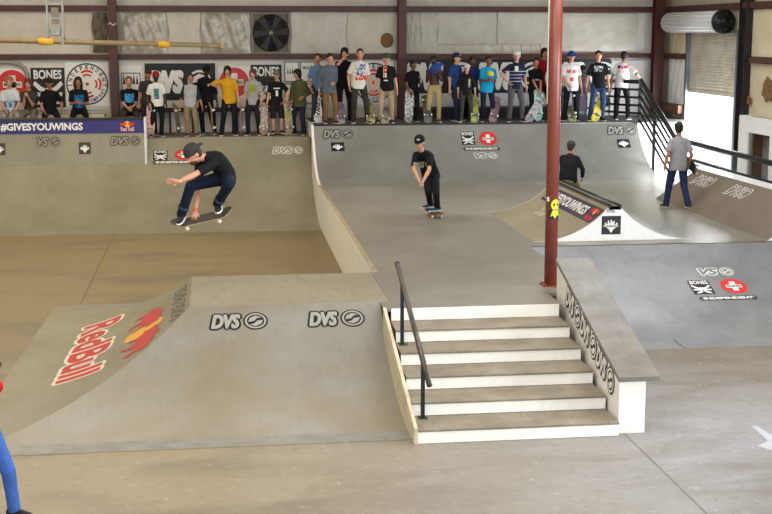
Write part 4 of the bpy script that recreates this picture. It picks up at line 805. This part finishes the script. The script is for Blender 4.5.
stand('person in black tee, black shorts and grey cap, feet on a board',1.5,31.5,LD,1.52,{'c':(26,26,28),'pr':[(-.09,.09,1.28,1.31,W_,0,1),(-.03,.03,1.08,1.24,W_,.4,1)]},{'c':(36,32,32),'len':'short','w':1.1},('cap',(80,56,40),(120,116,100)),'light',hr=(.28,.08,.84),hl=(-.20,.14,.96),el=(-1,0,0),fr=(.10,.02,.13),fl=(-.12,.02,.13),pelvis=(0,0,.97))
stand('person in olive hooded jacket and dark jeans turned to the left, holding a board',2.03,31.5,LD,1.60,{'c':(78,82,52),'sl':'long','loose':1.12,'hem':-.36,'n':'jacket','hood':1},{'c':(34,40,56)},('medium',(26,22,22)),'tan',turn=-.5,head=(.5,.1),hr=(.16,.22,.86),hl=(-.2,.14,1.0),fr=(.14,0,.08))
# right standing group
stand('person in faded blue tee half behind the grey shirt, holding a white board upright',2.47,31.25,RD,1.66,{'c':(92,122,160)},{'c':(52,52,58)},('short',(36,28,26)),'tan',turn=.1,hr=(.20,.14,.86),hl=(-.25,.05,.8))
stand('person in unbuttoned grey long-sleeved shirt and brown trousers, looking down',2.72,30.9,RD,1.68,{'c':(92,98,110),'sl':'long','loose':1.12,'hem':-.36},{'c':(126,94,62)},('short',(48,36,28)),'light',head=(0,.35),hr=(.28,.05,.84),hl=(-.06,.2,1.0),curl=1.0,turn=.1)
stand('tall dark-haired person in all black with a hand at the face, behind the grey shirt',3.13,31.35,RD,1.80,{'c':(20,20,22)},{'c':(22,22,26)},('medium',(22,18,18)),'light',hr=(.04,.17,1.50),er=(1,.1,-1),hl=(-.25,.05,.8))
stand('person in white tee with large red and blue print and charcoal trousers',3.45,30.95,RD,1.78,{'c':(224,218,208),'loose':1.1,'pr':[(-.13,.13,1.0,1.12,(196,60,50),.44,1),(-.12,.12,1.12,1.38,(90,100,140),.48,1)]},{'c':(58,50,48)},('short',(64,46,36)),'light',hr=(.26,.03,.86),hl=(-.26,.03,.80),fr=(.16,.02,.08),fl=(-.17,.06,.08))
def f_print(): return [(-.02,.06,1.14,1.42,(224,214,200),0,1),(.025,.045,1.15,1.41,(190,40,46),0,1),(-.045,.05,1.34,1.41,(190,40,46),0,1),(-.02,.05,1.25,1.30,(190,40,46),0,1),(-.05,.05,1.05,1.08,W_,.4,1)]
stand('person in black tee with a large red letter, green cap and khaki trousers',4.08,30.95,RD,1.66,{'c':(24,24,26),'loose':1.1,'pr':f_print()},{'c':(176,152,122)},('cap',(60,44,34),(64,92,74)),'light',hr=(.30,.06,.82),hl=(-.28,.06,.82),fr=(.15,.02,.08),fl=(-.14,-.05,.08))
stand('person in black tee holding a black and white patterned board, right of the middle column',4.74,31.2,RD,1.50,{'c':(20,20,22)},{'c':(26,26,28)},('short',(22,20,20)),'brown',turn=.5,hr=(.20,.2,.86),hl=(-.10,.24,1.2))
def towel(t,Jk,J,R,k):
    bm=B(); loft(bm,[((-.10,.16,1.42),(.13,0,0),(0,.05,0)),((-.02,.20,1.28),(.15,0,0),(0,.05,0)),((-.0,.18,1.16),(.10,0,0),(0,.05,0))],10); obj('bunched_shirt',vox(bm,.02),cloth((44,70,140)),t,local=True,label='blue bundled shirt held at the chest')
stand('shirtless dark-skinned person holding a blue shirt at the chest, khaki trousers',5.24,31.1,RD,1.60,None,{'c':(176,156,108)},('short',(18,16,16)),'dark',hr=(.08,.22,1.26),hl=(-.10,.22,1.30),curl=1.2,extras=towel,shoe=(90,60,44))
stand('person in royal blue tee and blue and gold cap turned away to the right, jeans',5.80,31.25,RD,1.66,{'c':(40,66,124),'loose':1.05},{'c':(34,42,66)},('cap',(60,44,34),(40,44,90),(220,180,60)),'light',turn=.9,head=(-.2,0),fr=(.1,.15,.08),fl=(-.1,-.1,.08))
stand('short person in black tee with pale chest mark, white cap and olive trousers',6.02,30.9,RD,1.40,{'c':(28,28,30),'sl':'half','pr':[(-.1,-.05,1.05,1.3,(180,170,140),.4,1)]},{'c':(64,66,54)},('cap',(130,100,70),(206,206,204)),'light',hr=(.26,.05,.84),hl=(-.26,.05,.84),shoe=(120,116,100))
stand('dark-skinned person in blue top mostly hidden behind the short person in the white cap',6.28,31.55,RD,1.58,{'c':(40,44,100)},{'c':(26,28,40)},('short',(20,18,18)),'brown',turn=-.2)
def yellowhat(t,Jk,J,R,k):
    bm=B(); rings=[((.0,.24,1.12),(.075,0,0),(0,.07,0)),((0,.24,1.16),(.085,0,0),(0,.08,0)),((0,.24,1.21),(.06,0,0),(0,.06,0)),((0,.24,1.225),(.01,0,0),(0,.01,0))]; loft(bm,rings,14); loft(bm,[((-.0,.30,1.13),(.07,0,0),(0,0,.006)),((0,.36,1.115),(.04,0,0),(0,0,.006))],10); obj('held_cap',bm,cloth((226,204,40)),t,local=True,label='bright yellow cap held in front')
stand('person in bright turquoise tee holding a yellow cap in front of the chest',6.58,31.05,RD,1.60,{'c':(32,160,206),'loose':1.12,'hem':-.32},{'c':(30,34,56)},('short',(24,20,20)),'brown',hr=(.07,.24,1.10),hl=(-.07,.24,1.10),curl=1.0,extras=yellowhat)
stand('person in navy striped tee and backwards white cap, hand on hip, grey trousers',7.24,30.95,RD,1.72,{'c':(34,36,60),'pr':[(-.3,.3,z,z+.022,(150,152,170),0,0) for z in (.98,1.06,1.14,1.22)]+[(-.02,.07,1.24,1.36,(210,214,190),0,1)]},{'c':(88,86,88)},('backcap',(80,60,44),(210,210,208)),'light',hr=(.22,.06,.98),er=(1,-.2,.1),hl=(-.25,.05,.84),turn=-.1)
stand('person in plain black tee leaning with both hands on top of an upright board',7.76,31.15,RD,1.54,{'c':(20,20,22),'pr':[(-.07,.08,1.12,1.16,(150,150,150),.4,1)]},{'c':(24,24,26)},('short',(26,22,20)),'tan',lean=(0,.1),hr=(.03,.26,.86),hl=(-.05,.26,.88),curl=1.)
stand('person in dark red top mostly hidden behind the round column',8.08,31.55,RD,1.78,{'c':(140,28,36),'sl':'long'},{'c':(26,24,28)},('medium',(20,18,18)),'tan')
stand('person in pale long-sleeved top mostly hidden by the round column, board in hand',8.22,31.0,RD,1.72,{'c':(200,196,190),'sl':'long'},{'c':(40,40,44)},('short',(60,44,34)),'light',turn=.3,hr=(.28,.08,.84))
stand('person in white tee with red letters and blue cap, just right of the round column',8.62,31.05,RD,1.70,{'c':(230,228,226),'loose':1.12,'hem':-.34,'pr':[(-.13,.13,1.2,1.28,(208,60,70),.42,1),(-.04,.05,1.0,1.1,(208,60,70),.45,1)]},{'c':(30,32,42)},('cap',(70,50,40),(40,70,150)),'light',hr=(.12,.2,.92),hl=(-.27,.06,.82),fr=(.15,0,.08),fl=(-.15,0,.08))
stand('child in grey hooded top and blue jeans holding a board, behind the black-tee man',9.0,31.35,RD,1.36,{'c':(108,108,120),'sl':'long','hood':1},{'c':(62,84,130)},('beanie',(50,44,44),(46,44,52)),'brown',head=(.1,.35),hr=(.10,.22,.9),hl=(-.14,.2,.9))
stand('person in black tee with white chest lettering and blue jeans right of the child',9.27,30.98,RD,1.72,{'c':(26,26,28),'loose':1.05,'pr':[(-.11,.11,1.22,1.36,(200,200,200),.47,1)]},{'c':(54,72,104)},('short',(30,24,22)),'light',hr=(.28,.06,.82),hl=(-.28,.06,.84),fr=(.17,.02,.08),fl=(-.14,0,.08))
stand('person in white tee with red back lettering, facing away by the deck railing',10.02,31.3,RD,1.70,{'c':(236,232,232),'loose':1.1,'pr':[(-.14,-.06,1.30,1.37,(40,34,50),0,-1),(-.05,.12,1.29,1.37,(214,60,90),.42,-1),(-.12,.10,1.20,1.26,(240,150,170),.5,-1)]},{'c':(24,24,28)},('short',(34,26,24)),'tan',turn=PI-.3,hr=(.42,.16,1.02),hl=(-.30,.0,.84),head=(-.2,.1))
# ---- mid skater on the platform
def mk(P,N,H,hf,up,rt,S,E,W,Hh,K,A,T,F=None,bend=.05,k=1.):
    P=V(P);N=V(N); up_=(N-P).normalized(); rt=V(rt); rt=(rt-up_*rt.dot(up_)).normalized(); fw=up_.cross(rt); J=dict(k=1.,P=P,N=N,M=(P+N)/2-fw*bend,rt=rt,fw=fw,up=up_)
    hf=V(hf).normalized(); hu=V(up); hu=(hu-hf*hu.dot(hf)).normalized(); J.update(H=V(H),hf=hf,hu=hu)
    for i,q in enumerate('rl'): J['S'+q]=V(S[i]);J['E'+q]=V(E[i]);J['W'+q]=V(W[i]);J['H'+q]=V(Hh[i]);J['K'+q]=V(K[i]);J['A'+q]=V(A[i]);J['T'+q]=V(T[i]).normalized()
    if F: J['Fr']=V(F);J['Fl']=V(F)
    return J
o0=V((3.93,23.2,.9))
def rel(l,o): return [tuple(V(p)-o) for p in l]
pm=[(3.87,23.25,1.70),(3.69,23.05,2.10)]
a=rel(pm,o0)
J=mk(a[0],a[1],V((3.63,22.98,2.265))-o0,(-.35,-1,-.2),(-.1,-.2,1),(-1,.25,0),
 S=rel([(3.575,23.06,2.04),(3.80,22.98,2.035)],o0),E=rel([(3.52,22.92,1.80),(3.78,22.80,1.80)],o0),W=rel([(3.58,22.72,1.62),(3.66,22.70,1.62)],o0),
 Hh=rel([(3.80,23.24,1.66),(3.95,23.22,1.66)],o0),K=rel([(3.80,23.02,1.38),(3.92,22.88,1.34)],o0),A=rel([(3.90,23.38,1.115),(3.97,23.05,1.095)],o0),T=[(-.85,-.5,0),(-.85,-.5,0)])
person('skater in black tee, black trousers and black brimmed hat rolling across the platform, hands clasped',tuple(o0),0,J,{'c':(24,24,26),'pr':[(-.42,-.2,.90,1.02,(150,150,120),.4,0)]},{'c':(24,24,27),'w':.92},('cap',(50,36,28),(24,24,26),(180,180,180)),'light',(40,78,96),.012,curl=.9,limb={'r':(.3,-.4,-1),'l':(-.3,-.4,-1)})
WOODB=mat('maple_ply',(176,120,80),.4)
skateboard('skateboard under the hatted skater, rolling end-on toward the viewer',(3.94,23.2,.965),V((1,.08,0)).normalized(),V((-.08,1,0)).normalized(),V((0,0,1)),WOODB)
# ---- walker seen from behind
person('person in grey tee and blue jeans walking away toward the right railing, board under arm',(8.70,23.65,.9),.05,pose(h=1.66,lean=(0.0,.03),hr=(.25,.06,.86),hl=(-.27,.02,.86),fr=(.13,-.26,.12),fl=(-.15,.18,.08),kr=(.05,1,0),head=(0,.15)),{'c':(158,154,156),'loose':1.12,'hem':-.32},{'c':(38,50,84),'w':1.02},('short',(34,28,26)),'tan',(36,36,40),.012,sole=(190,180,160))
skateboard('dark skateboard carried under the arm of the person in the grey tee',(8.96,23.62,1.72),V((0,-.2,1)).normalized(),V((.05,1,.2)).normalized(),V((-1,.05,0)).normalized(),gfx('plum_board',(70,60,66),(40,36,40)))
# ---- crouching kid beyond the spine
person('child in black jacket and grey beanie crouching beyond the spine ramp, seen from behind',(6.79,24.45,.9),-.35,pose(h=1.52,pelvis=(0,-.12,.66),lean=(0.05,.42),bend=.08,hr=(.30,.12,.62),hl=(-.28,.25,.75),fr=(.16,.0,.10),fl=(-.16,.02,.10),head=(.2,.1)),{'c':(28,28,30),'sl':'long','loose':1.25,'n':'jacket'},{'c':(150,134,104),'len':'short'},('beanie',(50,44,44),(70,68,68)),'tan',voxel=.013)
skateboard('skateboard under the crouching child beyond the spine ramp',(6.74,24.45,.965),V((math.cos(1.2),math.sin(1.2),0)),V((-math.sin(1.2),math.cos(1.2),0)),V((0,0,1)),WOODB)
# ---- bottom-left person, mostly out of frame
person('person in red top and blue jeans at the bottom left corner, one leg stretched out',(-2.095,11.12,0),-2.2,pose(h=1.58,pelvis=(.0,.10,.915),lean=(-.02,.10),fr=(-.05,-.25,.08),fl=(-.28,.17,.08),hl=(-.2,-.15,.9)),{'c':(200,30,40)},{'c':(70,108,184),'w':1.02},('short',(60,44,34)),'light',(20,20,22),.012)
# ---- airborne skater
HX=V((-.17,16.6,1.86))
J=mk(V((.13,16.62,2.42))-HX,V((-.12,16.50,2.68))-HX,V((-.275,16.42,2.70))-HX,(-.62,-.45,-.62),(-.35,-.2,.9),(-.55,.83,0),
 S=[V((-.20,16.66,2.58))-HX,V((-.02,16.36,2.59))-HX],E=[V((-.215,16.62,2.24))-HX,V((-.26,16.20,2.47))-HX],W=[V((-.262,16.52,1.975))-HX,V((-.45,16.12,2.395))-HX],
 Hh=[V((.06,16.66,2.37))-HX,V((.15,16.56,2.37))-HX],K=[V((-.31,16.42,2.31))-HX,V((.17,16.16,2.36))-HX],A=[V((-.44,16.56,1.935))-HX,V((.02,16.53,2.07))-HX],T=[(-.25,-.9,-.25),(-.05,-.95,-.2)],F=(-.22,-.30,.93),bend=.10)
def beard(t,Jk,J,R,k):
    H,hf,hu=Jk['H'],J['hf'],J['hu']; bm=B(); ball(bm,H-hu*.070+hf*.045,.056,.060,.050,R); obj('beard',bm,mat('hair_brown_beard',(96,58,40),.8,amt=.4,scale=30),t,local=True)
    E,W=Jk['Er'],Jk['Wr']; d=(W-E).normalized(); bm=B(); tube(bm,W-d*.035,W-d*.005,.031,.031,14); obj('wristband',bm,flat('orange_band',(236,110,50)),t,local=True,label='orange wristband')
    for q in 'rl':
        A,K=Jk['A'+q],Jk['K'+q]; d=(K-A).normalized(); bm=B(); bone(bm,A-d*.025,A+d*.10,.054,.054,14); obj('sock',bm,flat('black_sock',(26,26,30)),t,local=True)
        bm=B(); tube(bm,A+d*.075,A+d*.115,.070,.070,16); obj('rolled_cuff',bm,cloth((52,66,88)),t,local=True)
person('bearded skater in black tee, dark jeans and backwards grey cap in mid-air grabbing the board',tuple(HX),0,J,{'c':(28,28,31),'hem':-.1,'loose':.98},{'c':(27,34,52),'w':1.0},('backcap',(70,48,36),(62,60,62)),'light',(26,26,28),.010,curl={'r':.9,'l':.1},extras=beard,limb={'l':(-.95,.0,.12),'r':(-.2,-.1,-1)},palm={'l':(.1,-.9,-.45),'r':(0,.6,-.2)},sole=(236,234,228))
# board: long axis left-right, nose low at left, grip face tipped toward the viewer
by=V((.769,-.05,.170)).normalized(); bz=V((-.20,-.36,.91)); bz=(bz-by*bz.dot(by)).normalized(); bx=by.cross(bz)
skateboard('dark grey skateboard in mid-air under the bearded skater',(-.178,16.56,1.862),bx,by,bz,mat('board_edge_tan',(190,160,110),.5),grip=(84,76,72))
# ---- crowd boards
upright('white skateboard with big black letters held upright at the left end of the grey deck',2.46,31.12,LD+.16+.1,.0,gfx('white_gfx',(226,224,220),(226,224,220)),.08)
lb=bpy.data.objects[[o.name for o in COL.objects if o.name.startswith('skateboard')][-1]]
d=Decal(); d.text('AWS',-.04,0,.36,.12,0,0,.04); d.poly([(.2,-.05),(.27,0),(.2,.05),(.16,.05),(.22,0),(.16,-.05)],1,0); d.build('deck_lettering',lambda u,v,h:V((-v,u,-h)),[BLK,RED],lb,base=.002)
lb.children[-1].matrix_parent_inverse=Matrix.Identity(4)
for me in [c for c in lb.children if c.name.startswith('deck_lettering')]: me.data.transform(Matrix.Translation(LOC[lb.name]))
upright('white and red skateboard held upright by the person in the white face-print tee',-1.52,31.32,LD,.06,gfx('red_white_gfx',(214,208,200),(190,60,50),14),.1)
upright('worn grey skateboard held upright beside the raglan tee',-.82,31.35,LD,-.05,gfx('grey_gfx',(120,112,92),(70,66,60),12),.1,turn=1.1)
upright('tan printed skateboard held upright beside the light grey tee',1.16,31.35,LD,.03,gfx('tan_gfx',(188,176,150),(120,70,60),13),.1)
upright('pale printed skateboard held upright in front of the olive jacket',1.80,31.32,LD,-.02,gfx('pale_gfx',(196,184,140),(120,110,80),15),.1,turn=.5)
skateboard('skateboard lying flat under the shoes of the person in black shorts',(1.5,31.47,LD+.065),V((0,1,0)),V((-1,0,0)),V((0,0,1)),WOODB)
upright('thin skateboard seen edge-on right of the yellow tee',.68,31.4,LD,0,WOODB,.05,turn=1.45)
upright('thin skateboard seen edge-on left of the yellow tee',-.02,31.4,LD,0,WOODB,.05,turn=1.45)
tl=dict(lean=.9)
upright('grey and pink skateboard tipped up on the deck before the brown trousers',2.98,30.72,RD,.0,gfx('violet_gfx',(150,140,150),(90,50,80),10),.75)
upright('black skateboard with yellow grin tipped up before the charcoal trousers',3.7,30.72,RD,-.1,gfx('grin_gfx',(210,196,90),(24,24,24),11),.7)
upright('grey and yellow skateboard lying tipped at the feet of the khaki trousers',4.0,30.62,RD,.35,gfx('yellow_grey_gfx',(180,170,120),(96,90,100),14),1.0)
upright('black and white patterned skateboard held upright right of the middle column',4.62,30.95,RD,.05,gfx('zebra_gfx',(226,224,220),(20,20,20),16),.12)
upright('dark camouflage skateboard tipped up before the shirtless person',5.08,30.78,RD,-.02,gfx('camo_gfx',(96,84,66),(44,44,34),10),.6)
upright('yellow-green skateboard with white oval standing before the short person in the white cap',6.2,30.72,RD,.06,gfx('green_gfx',(196,200,60),(70,84,44),6),.55)
upright('grey and maroon skateboard tipped before the turquoise tee',6.62,30.72,RD,.38,gfx('maroon_gfx',(130,130,136),(120,50,66),12),.6)
upright('dark skateboard with white print leaning on the deck left of the upright teal board',7.5,30.75,RD,.62,gfx('ink_gfx',(60,60,62),(190,190,190),12),.35)
upright('white and teal skateboard held upright by the person in plain black',7.80,30.9,RD,.0,gfx('teal_gfx',(220,226,222),(60,160,140),8),.12)
upright('red and green skateboard tipped at the feet of the white tee with red letters',8.62,30.7,RD,.1,gfx('redgreen_gfx',(206,50,60),(60,180,110),8),1.1)
upright('dark curved skateboard held by the person in the blue cap',8.7,30.88,RD,.04,gfx('black_gfx',(40,38,40),(26,26,28)),.1,turn=1.2)
upright('brown and blue skateboard held upright by the child in the grey hood',8.96,31.08,RD,.04,gfx('brownblue_gfx',(130,90,60),(60,84,130),8),.1)
upright('bright yellow skateboard tipped up left of the black tee with white lettering',9.16,30.75,RD,.42,gfx('yellow_gfx',(226,206,60),(190,170,80),6),.45)
t=thing('helmet','dark blue skate helmet hanging on the deck railing','helmet',(9.7,31.75,2.3)); bm=B(); ball(bm,(9.7,31.75,2.5),.15,.17,.13); obj('shell',bm,flat('helmet_blue',(48,62,86),.3),t); bm=B(); loft(bm,[((9.7,31.75,2.42),(.155,0,0),(0,.175,0)),((9.7,31.75,2.45),(.157,0,0),(0,.177,0))],20); obj('rim',bm,BLK,t)
# bag by the bench
for o in COL.objects:
    if o.parent or 'label' not in o: continue
    c=o.get('category'); 
    if c=='person' and o.location.y>30: o['group']='spectators on the left deck' if o.location.x<2.3 else 'spectators on the right deck'
    if c=='skateboard' and o.location.y>30: o['group']='skateboards of the spectators'
    if c=='wall sheet': o['group']='sheets covering the upper back wall'
    if c=='poster': o['group']='posters on the back wall'
    if o.name.startswith('steel_column'): o['group']='steel wall columns'
# ---------------------------------------------------------------- light
def area(name,loc,rot,sx,sy,power,col):
    l=bpy.data.lights.new(name,'AREA'); l.shape='RECTANGLE'; l.size=sx; l.size_y=sy; l.energy=power; l.color=col; o=bpy.data.objects.new(name,l); COL.objects.link(o); o.location=loc; o.rotation_euler=rot; return o
WARM=(1.,.88,.68); NEU=(1.,.96,.92); COOL=(.90,.95,1.)
area('roof_lamp',(-5,20,6.6),(0,0,0),5,5,520,WARM)
area('roof_lamp',(-5,28,6.6),(0,0,0),5,3,360,WARM)
area('roof_lamp',(0,24,6.6),(0,0,0),5,5,420,WARM)
area('roof_lamp',(-1,11,6.6),(0,0,0),6,5,700,NEU)
area('roof_lamp',(6,14,6.6),(0,0,0),6,5,640,NEU)
area('roof_lamp',(7,24,6.6),(0,0,0),6,5,520,COOL)
area('front_daylight',(0,-5.6,3.6),(math.radians(90),0,0),18,5,1500,(.93,.96,1.))
area('side_daylight',(XW+.2,9.5,2.3),(0,math.radians(90),0),4,8,1700,(.84,.91,1.))
area('door_daylight',(XW+.5,29.7,1.6),(0,math.radians(90),0),2.4,3,1500,COOL)
area('yard_daylight',(XW+4,28,6.5),(0,math.radians(20),0),6,10,2500,COOL)
w=bpy.data.worlds.new('World'); sc.world=w; w.use_nodes=True; bg=w.node_tree.nodes['Background']; bg.inputs[0].default_value=(.90,.95,1.,1); bg.inputs[1].default_value=3.2
# ---------------------------------------------------------------- camera
cam=bpy.data.cameras.new('camera'); cam.sensor_width=36; cam.lens=1300/772*36; cam.clip_end=200; co=bpy.data.objects.new('camera',cam); COL.objects.link(co); co.location=(0,0,4.2)
co.rotation_euler=(math.radians(90)-math.atan2(224,1300),0,-math.radians(7.5)); sc.camera=co
sc.view_settings.view_transform='Standard'; sc.view_settings.look='None'; sc.view_settings.gamma=1; sc.view_settings.exposure=-.66; sc.view_settings.use_curve_mapping=False
